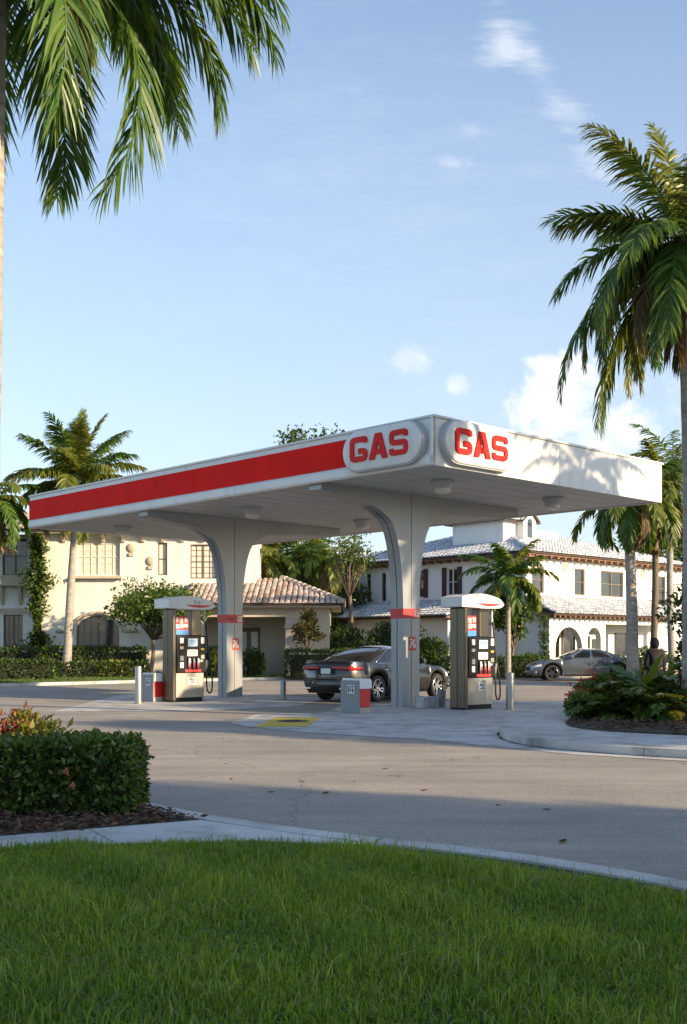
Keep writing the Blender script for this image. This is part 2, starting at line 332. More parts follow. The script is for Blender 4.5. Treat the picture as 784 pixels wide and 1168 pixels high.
def frond_geo(base, az, elev, L, droop, lmax, n, wid, rng, side_bend=0., g=.35, t0=.10, plum=.3):
    ns=26; ts=np.linspace(0,1,ns); e=elev-droop*ts**1.25; a=az+side_bend*ts**1.5
    T=np.stack([np.cos(e)*np.cos(a),np.cos(e)*np.sin(a),np.sin(e)],1)
    C=np.zeros((ns,3)); C[1:]=np.cumsum((T[:-1]+T[1:])/2*(L/(ns-1)),0); C=C+np.asarray(base)
    S=np.stack([-np.sin(a),np.cos(a),0*a],1)
    # rachis: 4-sided tube
    U=unit(np.cross(T,S)); rr=(.028*(1-ts)+.004)*max(.5,L/3.)
    ring=np.stack([C+S*rr[:,None],C+U*rr[:,None]*.7,C-S*rr[:,None],C-U*rr[:,None]*.7],1)
    V=[ring.reshape(-1,3)]; Fq=[]
    for i in range(ns-1):
        for j in range(4): Fq.append((i*4+j,i*4+(j+1)%4,(i+1)*4+(j+1)%4,(i+1)*4+j))
    Fq=[np.array(Fq)]; off=ns*4
    tl=np.repeat(np.linspace(t0,.995,n),2)+rng.normal(0,.004,2*n); tl=np.clip(tl,t0,1); sd=np.tile([1.,-1.],n)
    def it(A): return np.stack([np.interp(tl,ts,A[:,k]) for k in range(3)],1)
    p,t,s,u=it(C),unit(it(T)),unit(it(S)),unit(it(U)); u=np.where(u[:,2:3]<0,-u,u) if False else u
    ln=lmax*np.clip(np.sin(np.pi*(.16+.74*tl)),.05,1)**.8*rng.uniform(.8,1.1,2*n)
    ang=np.radians(72-46*tl)+rng.normal(0,.10,2*n)
    d=t*np.cos(ang)[:,None]+s*(sd*np.sin(ang))[:,None]+u*(-rng.uniform(-plum,plum*1.0,2*n))[:,None]
    d=unit(d); w=unit(t-d*(t*d).sum(1,keepdims=True)); w=unit(w+rng.normal(0,.35,(2*n,3))); w=unit(w-d*(w*d).sum(1,keepdims=True))
    wf=[.55,1.,.8,.08]; q=p; verts=[]
    wl=wid*np.clip(.5+np.sin(np.pi*tl),.4,1.3)
    for k in range(4):
        verts.append(q+w*(wl*wf[k]/2)[:,None]); verts.append(q-w*(wl*wf[k]/2)[:,None])
        d=unit(d+np.array([0,0,-1.])*(g*rng.uniform(.6,1.4,2*n))[:,None]*(.5+.4*k)); q=q+d*(ln/3)[:,None]
    A=np.stack(verts,1).reshape(-1,3); V.append(A)
    b=off+8*np.arange(2*n)
    for k in range(3): Fq.append(np.stack([b+2*k,b+2*k+1,b+2*k+3,b+2*k+2],1))
    return np.concatenate(V),np.concatenate(Fq)
def trunk_pts(base, top, bend=.3, n=14, rng=RNG):
    base,top=Vector(base),Vector(top); a=rng.uniform(0,6.28); pts=[]
    for i in range(n+1):
        t=i/n; p=base.lerp(top,t); k=math.sin(math.pi*t)*bend; pts.append(p+Vector((math.cos(a)*k,math.sin(a)*k*.5,0)))
    return pts
def palm(label, base, top, rad, nf, L, lmax, nleaf=46, wid=.035, mats=('palmA',), seed=1, shaft=1.0, coco=0, specs=None, elev=(78,-35), droop=(1.2,1.9), group=None, bend=.15, trunkmat='trunk', g=.35, name='palm_tree', drymin=2.0, dry=0):
    rng=np.random.default_rng(seed); base=Vector(base); top=Vector(top)
    t=thing(name,label,'palm tree',base,0,group)
    o=Vector((0,0,0)); tp=top-base
    pts=trunk_pts(o,tp-Vector((0,0,shaft)),bend,22,rng); n=len(pts)
    rads=[rad*(1.35 if i==0 else 1.18 if i==1 else 1-.28*i/n)*(1+.04*(i%2)) for i in range(n)]
    mb=MB(); mb.tube(pts,rads,12); mb.build('trunk',M[trunkmat],t,smooth='all')
    if shaft>0:
        mb=MB(); p0=pts[-1]; dv=(tp-p0)
        mb.tube([p0-dv*.02,p0+dv*.15,p0+dv*.5,p0+dv*.85,tp],[rad*.8,rad*.95,rad*.72,rad*.5,rad*.28],12); mb.build('crownshaft',M['shaft'],t,smooth='all')
    k=0
    def addf(az,el,LL,dr,sb,mt,gg=g,lm=lmax,pl=.3):
        V,Fq=frond_geo(tp+Vector((math.cos(az)*rad*.3,math.sin(az)*rad*.3,-.05)),az,el,LL,dr,lm,nleaf,wid,rng,sb,gg,plum=pl)
        npmesh('frond',V,Fq,M[mt],t)
    for sp in (specs or []): addf(*sp)
    for i in range(nf):
        f=(i+.5)/nf; az=i*2.39996+rng.uniform(-.2,.2)+seed
        el=R(elev[0]+(elev[1]-elev[0])*f**.85+rng.uniform(-6,6)); dr=droop[0]+(droop[1]-droop[0])*f+rng.uniform(-.15,.15)
        mt=mats[int(rng.integers(len(mats)))]
        if i>=nf-dry: mt='palmD'
        addf(az,el,L*rng.uniform(.85,1.08),dr,rng.uniform(-.3,.3),mt,g*(1.6 if i>=nf-dry else 1))
    for i in range(coco):
        a=i*1.7+seed; mb=MB(); c=tp+Vector((math.cos(a)*rad*1.4,math.sin(a)*rad*1.4,-.35-.1*(i%2)))
        mb.lathe([(.01,-.17),(.07,-.14),(.115,-.04),(.11,.06),(.06,.14),(.01,.17)],c,10); mb.build('coconut',M['coco'],t,smooth='all')
    return t
def shell_box(n, lx, ly, h, rng, jit=.04, z0=.02, bottom=.55):
    # points on the four sides and the top of a box, with outward normals
    A=np.array([lx*h,lx*h,ly*h,ly*h,lx*ly]); f=rng.choice(5,n,p=A/A.sum()); a,b=rng.uniform(-.5,.5,n),rng.uniform(0,1,n)
    P=np.zeros((n,3)); Nn=np.zeros((n,3))
    for i in range(5):
        k=f==i
        if i<2: P[k]=np.stack([a[k]*lx,np.full(k.sum(),(-.5,.5)[i]*ly),z0+b[k]*(h-z0)],1); Nn[k]=(0,(-1,1)[i],0)
        elif i<4: P[k]=np.stack([np.full(k.sum(),(-.5,.5)[i-2]*lx),a[k]*ly,z0+b[k]*(h-z0)],1); Nn[k]=((-1,1)[i-2],0,0)
        else: P[k]=np.stack([a[k]*lx,(b[k]-.5)*ly,np.full(k.sum(),h)],1); Nn[k]=(0,0,1)
    wob=.6*np.sin(P[:,0]*3.1+P[:,2]*4)+.5*np.sin(P[:,0]*7.7+P[:,1]*5+1)+.4*np.sin(P[:,2]*9+P[:,1]*6)
    # round the upper edges
    ez=np.clip((P[:,2]-(h-.18*h))/(.18*h),0,1)
    P[:,0]*=1-.03*ez; P[:,1]*=1-.06*ez
    P+=Nn*(wob*jit+rng.normal(0,jit*.9,n)-jit)[:,None]
    return P,Nn
def hedge(label, loc, rz, lx, ly, h, n, size, mat='leafA', group=None, jit=.04, seed=1, name='hedge', accents=None, cat='hedge', bot=0.):
    rng=np.random.default_rng(seed); t=thing(name,label,cat,loc,rz,group)
    mb=MB(); k=max(size*1.5,jit*3)
    def fn(a,b):
        return None
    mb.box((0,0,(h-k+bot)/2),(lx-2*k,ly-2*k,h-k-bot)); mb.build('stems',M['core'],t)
    P,Nn=shell_box(n,lx,ly,h,rng,jit); P[:,2]=np.maximum(P[:,2],bot+.02)
    D=Nn*.7+rng.normal(0,.75,(n,3))+np.array([0,0,.25]); S=size*rng.uniform(.65,1.25,n)
    leafcloud('foliage',P-unit(D)*size*.4,D,S,M[mat],t,.5,.2,rng)
    for am,an,asz,region in (accents or []):
        P,Nn=shell_box(an,lx,ly,h,rng,jit)
        if region: P[:,0]=region[0]+(P[:,0]/lx+.5)*(region[1]-region[0]); 
        P[:,2]=np.clip(P[:,2],0.05,h)
        leafcloud('flower' if 'petal' in am else 'new_growth',P,Nn+rng.normal(0,.5,(an,3)),asz*rng.uniform(.7,1.2,an),M[am],t,.7,.3,rng)
    return t
def ell_points(n,rx,ry,rz,rng,lobes=7,thick=.25):
    C=rng.normal(size=(lobes,3)); C=unit(C)*.42; C[:,2]=np.abs(C[:,2])*.8-.05
    k=rng.integers(lobes,size=n); d=unit(rng.normal(size=(n,3))); r=.62*(1-thick*rng.random(n)**1.5)
    P=C[k]+d*r[:,None]*rng.uniform(.75,1.1,lobes)[k][:,None]
    P[:,2]=np.where(P[:,2]<-.55,-.55+rng.random(n)*.3,P[:,2])
    return P*np.array([rx,ry,rz]), d
def bush(label, loc, rx, ry, h, n, size, mat='leafA', group=None, seed=1, name='bush', cat='bush', flowers=None, wr=.45):
    rng=np.random.default_rng(seed); t=thing(name,label,cat,loc,rng.uniform(0,6),group)
    mb=MB()
    for i in range(7):
        a=i*.9+seed; tip=Vector((math.cos(a)*rx*.55,math.sin(a)*ry*.55,h*.65)); mb.tube([(0,0,-.02),tip*.5+Vector((0,0,.05*h)),tip],[.02*h+.012,.012*h+.008,.005],5)
    mb.build('stems',M['bark'],t,smooth='all')
    P,d=ell_points(n,rx,ry,h*.62,rng); P[:,2]+=h*.42; P[:,2]=np.maximum(P[:,2],.03)
    D=d*.6+rng.normal(0,.6,(n,3))+np.array([0,0,.3]); leafcloud('foliage',P,D,size*rng.uniform(.6,1.25,n),M[mat],t,wr,.2,rng)
    for fm,fn_,fs in (flowers or []):
        nc=max(1,fn_//9); cc,dd=ell_points(nc,rx*1.03,ry*1.03,h*.66,rng,thick=.02); cc[:,2]+=h*.45; cc[:,2]=np.maximum(cc[:,2],h*.25)
        if nc<=14:
            for q_,d_ in zip(cc,dd): leafcloud('flower',q_+rng.normal(0,fs*.25,(9,3)),d_+rng.normal(0,.6,(9,3)),fs*rng.uniform(.7,1.2,9),M[fm],t,.8,.3,rng)
            continue
        P=np.repeat(cc,9,0)+rng.normal(0,fs*.6,(nc*9,3)); D=np.repeat(dd,9,0)+rng.normal(0,.6,(nc*9,3)); leafcloud('flower',P,D,fs*rng.uniform(.7,1.2,nc*9),M[fm],t,.8,.3,rng)
    return t
def rosette(label, loc, nl, L, wid, mat, droop=1.2, seed=1, group=None, name='fern_plant', cat='plant', elev=(75,20)):
    rng=np.random.default_rng(seed); t=thing(name,label,cat,loc,0,group); V=[];Fq=[];off=0; ns=8
    for i in range(nl):
        f=(i+.5)/nl; az=i*2.4+rng.uniform(-.3,.3); el=R(elev[0]+(elev[1]-elev[0])*f+rng.uniform(-8,8)); LL=L*rng.uniform(.7,1.1)
        ts=np.linspace(0,1,ns); e=el-droop*ts**1.6*rng.uniform(.7,1.2)
        T=np.stack([np.cos(e)*math.cos(az),np.cos(e)*math.sin(az),np.sin(e)],1); C=np.zeros((ns,3)); C[1:]=np.cumsum(T[:-1]*LL/(ns-1),0); C[:,2]+=.03
        S=np.array([-math.sin(az),math.cos(az),0]); w=wid*np.clip(np.sin(np.pi*(.08+.9*ts)),.06,1)**.7*rng.uniform(.8,1.15)
        U=np.cross(T,S); fold=.25
        a=C+S*(w/2)[:,None]-U*(w*fold*.5)[:,None]*-1; b=C-S*(w/2)[:,None]+U*(w*fold*.5)[:,None]
        v=np.stack([a,C,b],1).reshape(-1,3); V.append(v)
        for j in range(ns-1):
            for k in range(2): Fq.append((off+3*j+k,off+3*j+k+1,off+3*j+k+4,off+3*j+k+3))
        off+=3*ns
    npmesh('leaves',np.concatenate(V),np.array(Fq),M[mat],t); 
    mb=MB(); mb.tube([(0,0,-.02),(0,0,.05),(0,0,.10)],[wid*.5,wid*.45,wid*.2],8); mb.build('stem',M['bark'],t,smooth='all')
    return t
def tree(label, base, h, cr, n, size, mat='leafA', seed=1, trunkh=.45, trad=.12, group=None, clumps=16, lean=(0,0), name='leafy_tree', flat=.7, trunkmat='bark', extra=None, low=-.5):
    rng=np.random.default_rng(seed); t=thing(name,label,'tree',base,0,group)
    th=h*trunkh; fork=Vector((lean[0]*.5,lean[1]*.5,th)); mb=MB()
    mb.tube(trunk_pts((0,0,-.05),fork,.06*h*.4,8,rng),[trad*(1.3 if i==0 else 1-.035*i) for i in range(9)],10)
    crz=(h-th)*.5*1.1; cc=np.array([lean[0],lean[1],h-crz*.95])
    C=unit(rng.normal(size=(clumps,3)))*(rng.random((clumps,1))**.4)*.72; C[:,2]=np.clip(C[:,2],low,.8)
    C=C*np.array([cr,cr,crz])+cc
    for c in C:
        c=Vector(c); m=fork.lerp(c,.5)+Vector(rng.normal(0,.08*cr,3)); mb.tube([fork-Vector((0,0,th*.12)),m,c],[trad*.55,trad*.3,trad*.06],6)
    mb.build('trunk',M[trunkmat],t,smooth='all')
    k=rng.integers(clumps,size=n); d=unit(rng.normal(size=(n,3))); rad=cr*.36*rng.uniform(.7,1.3,clumps)[k]
    P=C[k]+d*(rad*rng.random(n)**.45)[:,None]*np.array([1,1,flat])
    D=d*.5+rng.normal(0,.7,(n,3))+np.array([0,0,-.1]); S=size*rng.uniform(.6,1.25,n)
    leafcloud('crown',P,D,S,M[mat],t,.5,.2,rng)
    return t
# ------------------------------------------------------------------ car
def sm(x, xs, ys):
    x=np.asarray(x,float); o=0
    for k in np.linspace(-.09,.09,9): o=o+np.interp(x+k,xs,ys)
    return o/9
def car(label, loc, rz, paint, L=4.8, hw=.92, H=1.43, rim='alloy', fast=True):
    t=thing('parked_car',label,'car',loc,rz)
    hl=L/2; xw=(-1.40,1.46); zc,Ra=.345,.40
    xs_w=[-hl,-hl+.06,-hl+.35,-1.2,1.2,hl-.55,hl-.18,hl]; ys_w=[.72,.80,.89,hw,hw,.88,.78,.62]
    xs_z=[-hl,-hl+.1,-1.9,-1.2,0,1.0,1.7,hl-.2,hl]; ys_z=[.93,1.02,1.02,.985,.955,.93,.86,.72,.62]
    xs_b=[-hl,-hl+.25,-1.,1.,hl-.35,hl]; ys_b=[.36,.24,.20,.20,.20,.26]
    X=np.unique(np.concatenate([np.linspace(-hl,hl,90)]+[x+Ra*np.cos(np.linspace(0,np.pi,17)) for x in xw]))
    prof=np.array([.90,.955,.985,1.,1.,.985,.965,.94]); nr=len(prof); deck=[.80,.6,.35,0.]
    w=sm(X,xs_w,ys_w); zs=sm(X,xs_z,ys_z); zb0=sm(X,xs_b,ys_b); V=[];nc=nr+len(deck)
    fl=np.zeros_like(X)
    for i,x in enumerate(X):
        zb=zb0[i]; fl=0
        for c in xw:
            q=Ra*Ra-(x-c)**2
            if q>0: zb=max(zb,zc+math.sqrt(q)); 
            fl=max(fl,math.exp(-((x-c)/.5)**2)*.018)
        for j in range(nr):
            f=j/(nr-1); V.append((x,w[i]*prof[j]+fl,zb+(zs[i]-zb)*f))
        for d in deck: V.append((x,w[i]*.94*d,zs[i]+.045*(1-d*d)+ .012*(1-d)))
    n=len(X); mb=MB()
    Fc=[(i*nc+j,(i+1)*nc+j,(i+1)*nc+j+1,i*nc+j+1) for i in range(n-1) for j in range(nc-1)]
    mb.add(V,Fc); mb.add([(a,-b,c) for a,b,c in V],[f[::-1] for f in Fc])
    for i in (0,n-1):
        e=[V[i*nc+j] for j in range(nc)]; mb.add(e+[(a,-b,c) for a,b,c in e[::-1][1:]],[tuple(range(2*nc-1))])
    # cabin
    xf=lambda k:1.12+(.22-1.12)*k; xr=(lambda k:-2.02+(-.62+2.02)*k) if fast else (lambda k:-1.72+(-.72+1.72)*k)
    zz=lambda k:.93+(H-.06-.93)*(1-(1-k)**1.35); ww=lambda k:hw*(.925-.29*k**1.25)
    def Sside(u,k,s): return Vector((xf(k)-.10+(xr(k)+.10-xf(k)+.10)*u, s*ww(k)*(1-.10*abs(2*u-1)**2.2),zz(k)))
    def Sfront(a,k): return Vector((xf(k)-.10*a*a,a*ww(k)*.90,zz(k)))
    def Srear(a,k): return Vector((xr(k)+.10*a*a,a*ww(k)*.90,zz(k)))
    nk=8
    for s in (1,-1): mb.grid(lambda u,v:Sside(u,v,s),16,nk)
    mb.grid(lambda u,v:Sfront(2*u-1,v),10,nk); mb.grid(lambda u,v:Srear(2*u-1,v),10,nk)
    def Roof(u,v):
        a=2*v-1; f=Sfront(a,1); r=Srear(a,1); e=Sside(u,1,1 if a>0 else -1); x=f.x+(r.x-f.x)*u
        y=e.y*abs(a); edge=1-max(abs(a),0)**2; return Vector((x,y,zz(1)+.065*(1-abs(a)**2.5)*(1-abs(2*u-1)**3*.55)))
    mb.grid(Roof,14,10)
    b=mb.build('body',M[paint],t,smooth=True)
    wd=b.modifiers.new('Weld','WELD'); wd.merge_threshold=.004
    # dark underbody and arch liners
    mb=MB(); mb.bb((-hl+.25,-hw*.86,.22),(hl-.3,hw*.86,.55))
    mb.build('underbody',M['black'],t)
    def off(fn,u,v,o,eps=.01):
        p=fn(u,v); a=fn(u+eps,v)-p; c=fn(u,v+eps)-p; nn=a.cross(c).normalized(); ctr=Vector((0,0,.9))
        if (p-ctr).dot(nn)<0: nn=-nn
        return p+nn*o
    def window(name,fn,u0,u1,v0,v1,trim='chrome',tr=.011,nu=10):
        f=lambda u,v:off(fn,u0+(u1-u0)*u,v0+(v1-v0)*v,.006)
        mb=MB(); mb.grid(f,nu,6); g=mb.build(name,M['carglass'],t,smooth='all',recalc=False)
        k=14; loop=[f(i/k,0) for i in range(k)]+[f(1,i/6) for i in range(6)]+[f(1-i/k,1) for i in range(k)]+[f(0,1-i/6) for i in range(6)]
        mb=MB(); mb.tube(loop,tr,6,closed=True); mb.build('window_trim',M[trim],g,smooth='all')
    for s in (1,-1):
        window('side_window',lambda u,v:Sside(u,v,s),.11,.455,.10,.90)
        window('side_window',lambda u,v:Sside(u,v,s),.485,.86 if fast else .84,.10,.90)
    window('windscreen',lambda u,v:Sfront(2*u-1,v),.06,.94,.04,.95,'black')
    window('rear_window',lambda u,v:Srear(2*u-1,v),.08,.92,.12,.95,'black')
    # body side helper
    def side(x,f,s,o=.004):
        wv=float(sm([x],xs_w,ys_w)[0]); zt=float(sm([x],xs_z,ys_z)[0]); bt=float(sm([x],xs_b,ys_b)[0])
        fl=max(math.exp(-((x-c)/.5)**2)*.018 for c in xw)
        return Vector((x,s*(wv*float(np.interp(f*(nr-1),range(nr),prof))+fl+o),bt+(zt-bt)*f))
    for s in (1,-1):
        mb=MB()
        for xs in (.92,-.12,-1.02): mb.tube([side(xs-.0*(f),f,s,.0) for f in np.linspace(.08,.98,9)],.006,5)
        mb.build('door_seam',M['black'],t)
        for xs in (.05,-.92):
            mb=MB(); mb.tube([side(xs,.80,s,.008),side(xs-.03,.80,s,.03),side(xs-.17,.805,s,.03),side(xs-.2,.805,s,.008)],.013,6); mb.build('door_handle',M['chrome'],t,smooth='all')
        mb=MB(); mb.tube([side(x,.07,s,.002) for x in np.linspace(-.9,.95,12)],.022,6); mb.build('sill_trim',M['black'],t,smooth='all')
        p=Sside(.13,.06,s); mb=MB(); mb.box((p.x+.02,p.y+s*.13,p.z+.06),(.13,.20,.13)); mb.box((p.x+.02,p.y+s*.03,p.z+.0),(.05,.12,.03))
        mb.build('door_mirror',M[paint],t,bevel=.03,smooth=True)
        for c in xw:
            wt=None; mb=MB(); yo=hw*.985
            def y(v): return s*v
            # tyre profile across the wheel's width, spun about the axle
            pr=[(.22,yo-.20),(.30,yo-.215),(.335,yo-.19),(.345,yo-.10),(.335,yo-.025),(.315,yo-.004),(.245,yo-.008),(.24,yo-.03),(.22,yo-.06)]
            mb.lathe([(r,y(h)) for r,h in pr],(c,0,zc),32,axis='y',cap=False); ty=mb.build('wheel',M['rubber'],t,smooth=True)
            mb=MB(); mb.lathe([(.243,y(yo-.012)),(.232,y(yo-.006)),(.222,y(yo-.03)),(.226,y(yo-.04))],(c,0,zc),32,axis='y',cap=False)
            for k in range(10):
                a=2*math.pi*k/10+.2*(k%2); ca,sa=math.cos(a),math.sin(a); q=Vector((-sa,0,ca))
                def pt(r,wv,yy): return Vector((c+ca*r,y(yy),zc+sa*r))+q*wv
                vs=[pt(.03,.018,yo-.045),pt(.03,-.018,yo-.045),pt(.23,-.014,yo-.02),pt(.23,.014,yo-.02),pt(.03,.018,yo-.075),pt(.03,-.018,yo-.075),pt(.23,-.014,yo-.05),pt(.23,.014,yo-.05)]
                mb.add(vs,[(0,1,2,3),(4,7,6,5),(0,3,7,4),(1,5,6,2),(0,4,5,1),(2,6,7,3)])
            mb.lathe([(.002,y(yo-.03)),(.05,y(yo-.035)),(.055,y(yo-.06))],(c,0,zc),16,axis='y'); mb.build('rim',M[rim],ty,smooth=True)
            mb=MB(); mb.lathe([(.002,y(yo-.085)),(.225,y(yo-.085)),(.225,y(yo-.10))],(c,0,zc),24,axis='y'); mb.build('brake_disc',M['black'],ty,smooth=True)
            mb=MB()
            mb.grid(lambda u,v:Vector((c+(Ra-.004)*math.cos(math.pi*u),s*(hw*.55+(hw*.40)*v),zc+(Ra-.004)*math.sin(math.pi*u))),16,1); mb.build('arch_liner',M['black'],t)
        # lights
        mb=MB(); z0=.80; zt=float(sm([-hl+.1],xs_z,ys_z)[0])
        def rear(a,z,o):  # wraps the rear corner: a 0 centre..1 side
            yy=.22+.62*min(a,.75)/.75; x=-hl-.012 if yy<.66 else -hl-.012+ (yy-.66)**2*1.6
            if a>.75: x=-hl+.05+(a-.75)*1.5; 
            wv=float(sm([x],xs_w,ys_w)[0]); yy=min(yy,wv*.985+.006)
            if a>.75: yy=wv*.985+.008
            return Vector((x-o,s*yy,z))
        mb.grid(lambda u,v:rear(u,(.82+.04*(1-u))+(.095-.04*(1-u))*v,.012*math.sin(math.pi*v)),14,4)
        lm=mb.build('tail_lamp',M['tail'],t,smooth='all'); so=lm.modifiers.new('Solid','SOLIDIFY'); so.thickness=.03; so.offset=0
        mb=MB()
        def fr(u,v):
            x=hl-.05-.42*u; wv=float(sm([x],xs_w,ys_w)[0]); zt=float(sm([x],xs_z,ys_z)[0]); f=.74+.16*v-.03*u
            p=side(x,f,s,.008); return p
        mb.grid(fr,8,3); mb.build('headlamp',M['headlens'],t,smooth='all')
    # rear: deck lip, bumper, plate, diffuser, badge strip
    mb=MB(); mb.tube([(-hl+.03+.10*abs(a)**2.2,a*.74,1.055) for a in np.linspace(-1,1,13)],[.012]+[.022]*11+[.012],8); mb.build('boot_lip',M[paint],t,smooth='all')
    mb=MB(); prof_b=[(-hl-.055+.30*abs(a)**3,a*.86) for a in np.linspace(-1,1,17)]
    mb.grid(lambda u,v:Vector((np.interp(u*16,range(17),[p[0] for p in prof_b])+.05*(2*v-1)**2,np.interp(u*16,range(17),[p[1] for p in prof_b]),.33+.27*v)),16,6)
    bo=mb.build('rear_bumper',M[paint],t,smooth='all'); so=bo.modifiers.new('Solid','SOLIDIFY'); so.thickness=.06
    mb=MB(); mb.tube([(-hl-.03+.25*abs(a)**3,a*.80,.335) for a in np.linspace(-1,1,13)],.04,8); mb.build('diffuser',M['black'],t,smooth='all')
    mb=MB(); mb.box((-hl-.012,0,.80),(.03,.56,.17)); pk=mb.build('plate_recess',M['black'],t,bevel=.015)
    mb=MB(); mb.box((-hl-.033,0,.80),(.012,.31,.14)); mb.build('number_plate',M['plate'],t,bevel=.004)
    for s in (1,-1):
        mb=MB(); mb.box((-hl-.06,s*.55,.36),(.05,.17,.05)); mb.build('exhaust_tip',M['chrome'],t,bevel=.012)
    mb=MB(); mb.tube([(hl+.03-.28*abs(a)**2.4,a*.80,.36) for a in np.linspace(-1,1,15)],.085,8); mb.build('front_bumper',M[paint],t,smooth='all')
    mb=MB(); mb.grid(lambda u,v:Vector((hl+.012-.10*(2*u-1)**2,(2*u-1)*.48,.42+.16*v)),8,2); gr=mb.build('grille',M['black'],t); so=gr.modifiers.new('Solid','SOLIDIFY'); so.thickness=.05; so.offset=0
    return t
# ------------------------------------------------------------------ roofs of barrel tiles
def tile_roof(name, poly, mat, parent, pitch=.26, row=.40, edge=True):
    # poly: planar 3D polygon; poly[0]->poly[1] is the eave (left to right seen from outside)
    P=[Vector(p) for p in poly]; o=P[0]; ex=(P[1]-o).normalized(); nn=(P[1]-P[0]).cross(P[-1]-P[0]).normalized()
    if nn.z<0: nn=-nn
    ey=nn.cross(ex).normalized()
    if ey.z<0: ey=-ey
    p2=[((p-o).dot(ex),(p-o).dot(ey)) for p in P]
    def inside(x,y):
        c=False; j=len(p2)-1
        for i in range(len(p2)):
            xi,yi=p2[i]; xj,yj=p2[j]
            if (yi>y)!=(yj>y) and x<(xj-xi)*(y-yi)/(yj-yi)+xi: c=not c
            j=i
        return c
    xs=[p[0] for p in p2]; ys=[p[1] for p in p2]; mb=MB(); na=5
    mb.add([p-nn*.03 for p in P]+[p-nn*.10 for p in P],[tuple(range(len(P))),tuple(range(len(P),2*len(P)))[::-1]]+[(i,(i+1)%len(P),len(P)+(i+1)%len(P),len(P)+i) for i in range(len(P))],1)
    y=-.06; rng=random.Random(len(P)+int(o.x*10)); r_i=0
    while y<max(ys):
        x=min(xs)+pitch/2
        while x<max(xs):
            if inside(x,max(y+row*.45,.02)):
                jx=rng.uniform(-.012,.012); jl=rng.uniform(-.02,.02); vs=[]
                for e,(yy,rr,h) in enumerate(((y+jl,pitch*.47,.028),(y+row*1.08+jl,pitch*.40,0.0))):
                    for k in range(na+1):
                        a=math.pi*k/na; vs.append(o+ex*(x+jx+rr*math.cos(a))+ey*yy+nn*(rr*.75*math.sin(a)+h))
                fs=[(k,k+1,na+2+k,na+1+k) for k in range(na)]+[tuple(range(na+1))]
                mb.add(vs,fs,0)
            x+=pitch
        y+=row; r_i+=1
    return mb.build(name,[M[mat],M['underroof']],parent,recalc=False)
def ridge(name, a, b, mat, parent, r=.13, step=.4):
    a,b=Vector(a),Vector(b); d=b-a; n=max(1,int(d.length/step)); ex=d.normalized(); up=Vector((0,0,1)); s=ex.cross(up).normalized(); u=s.cross(ex); mb=MB()
    for i in range(n):
        vs=[]
        for yy,rr,h in ((i*d.length/n,r*1.08,.03),((i+1.1)*d.length/n,r*.9,0)):
            for k in range(7):
                t=math.pi*(k/6*1.2-.1); vs.append(a+ex*yy+s*rr*math.cos(t)+u*(rr*math.sin(t)+h))
        mb.add(vs,[(k,k+1,8+k,7+k) for k in range(6)]+[tuple(range(7))])
    return mb.build(name,M[mat],parent,recalc=False)
# ------------------------------------------------------------------ walls with real openings
def facade(mb, x0,x1,z0,z1, ops, y=0., depth=.22, mi=0, Mx=None, back=True):
    # wall in local x-z plane at y (outside is -y); ops: (xa,xb,za,zb[,arch]) real holes with reveals
    old=mb.M; mb.M=Mx
    xs=sorted(set([x0,x1]+[o[0] for o in ops]+[o[1] for o in ops])); zs=sorted(set([z0,z1]+[o[2] for o in ops]+[o[3] for o in ops]))
    for i in range(len(xs)-1):
        for j in range(len(zs)-1):
            cx,cz=(xs[i]+xs[i+1])/2,(zs[j]+zs[j+1])/2
            if any(o[0]<cx<o[1] and o[2]<cz<o[3] for o in ops): continue
            mb.add([(xs[i],y,zs[j]),(xs[i+1],y,zs[j]),(xs[i+1],y,zs[j+1]),(xs[i],y,zs[j+1])],[(0,1,2,3)],mi)
    for o in ops:
        xa,xb,za,zb=o[:4]; d=y+depth
        if len(o)>4:   # arch: fill the corners above the springing line
            n=12; r=(xb-xa)/2; hgt=o[4]; c=(xa+xb)/2; arc=[(c-r*math.cos(math.pi*k/n),zb-hgt+hgt*math.sin(math.pi*k/n)) for k in range(n+1)]
            for k in range(n):
                a,b=arc[k],arc[k+1]
                mb.add([(a[0],y,a[1]),(b[0],y,b[1]),(b[0],y,zb),(a[0],y,zb)],[(0,1,2,3)],mi)
                mb.add([(a[0],y,a[1]),(b[0],y,b[1]),(b[0],d,b[1]),(a[0],d,a[1])],[(0,1,2,3)],mi)
            zt=zb-hgt
        else:
            zt=zb; mb.add([(xa,y,zb),(xb,y,zb),(xb,d,zb),(xa,d,zb)],[(0,1,2,3)],mi)
        mb.add([(xa,y,za),(xb,y,za),(xb,d,za),(xa,d,za)],[(0,1,2,3)],mi)
        mb.add([(xa,y,za),(xa,d,za),(xa,d,zt),(xa,y,zt)],[(0,1,2,3)],mi); mb.add([(xb,y,za),(xb,d,za),(xb,d,zt),(xb,y,zt)],[(0,1,2,3)],mi)
    mb.M=old
def placed(o, Mx): o.matrix_local=Mx; return o
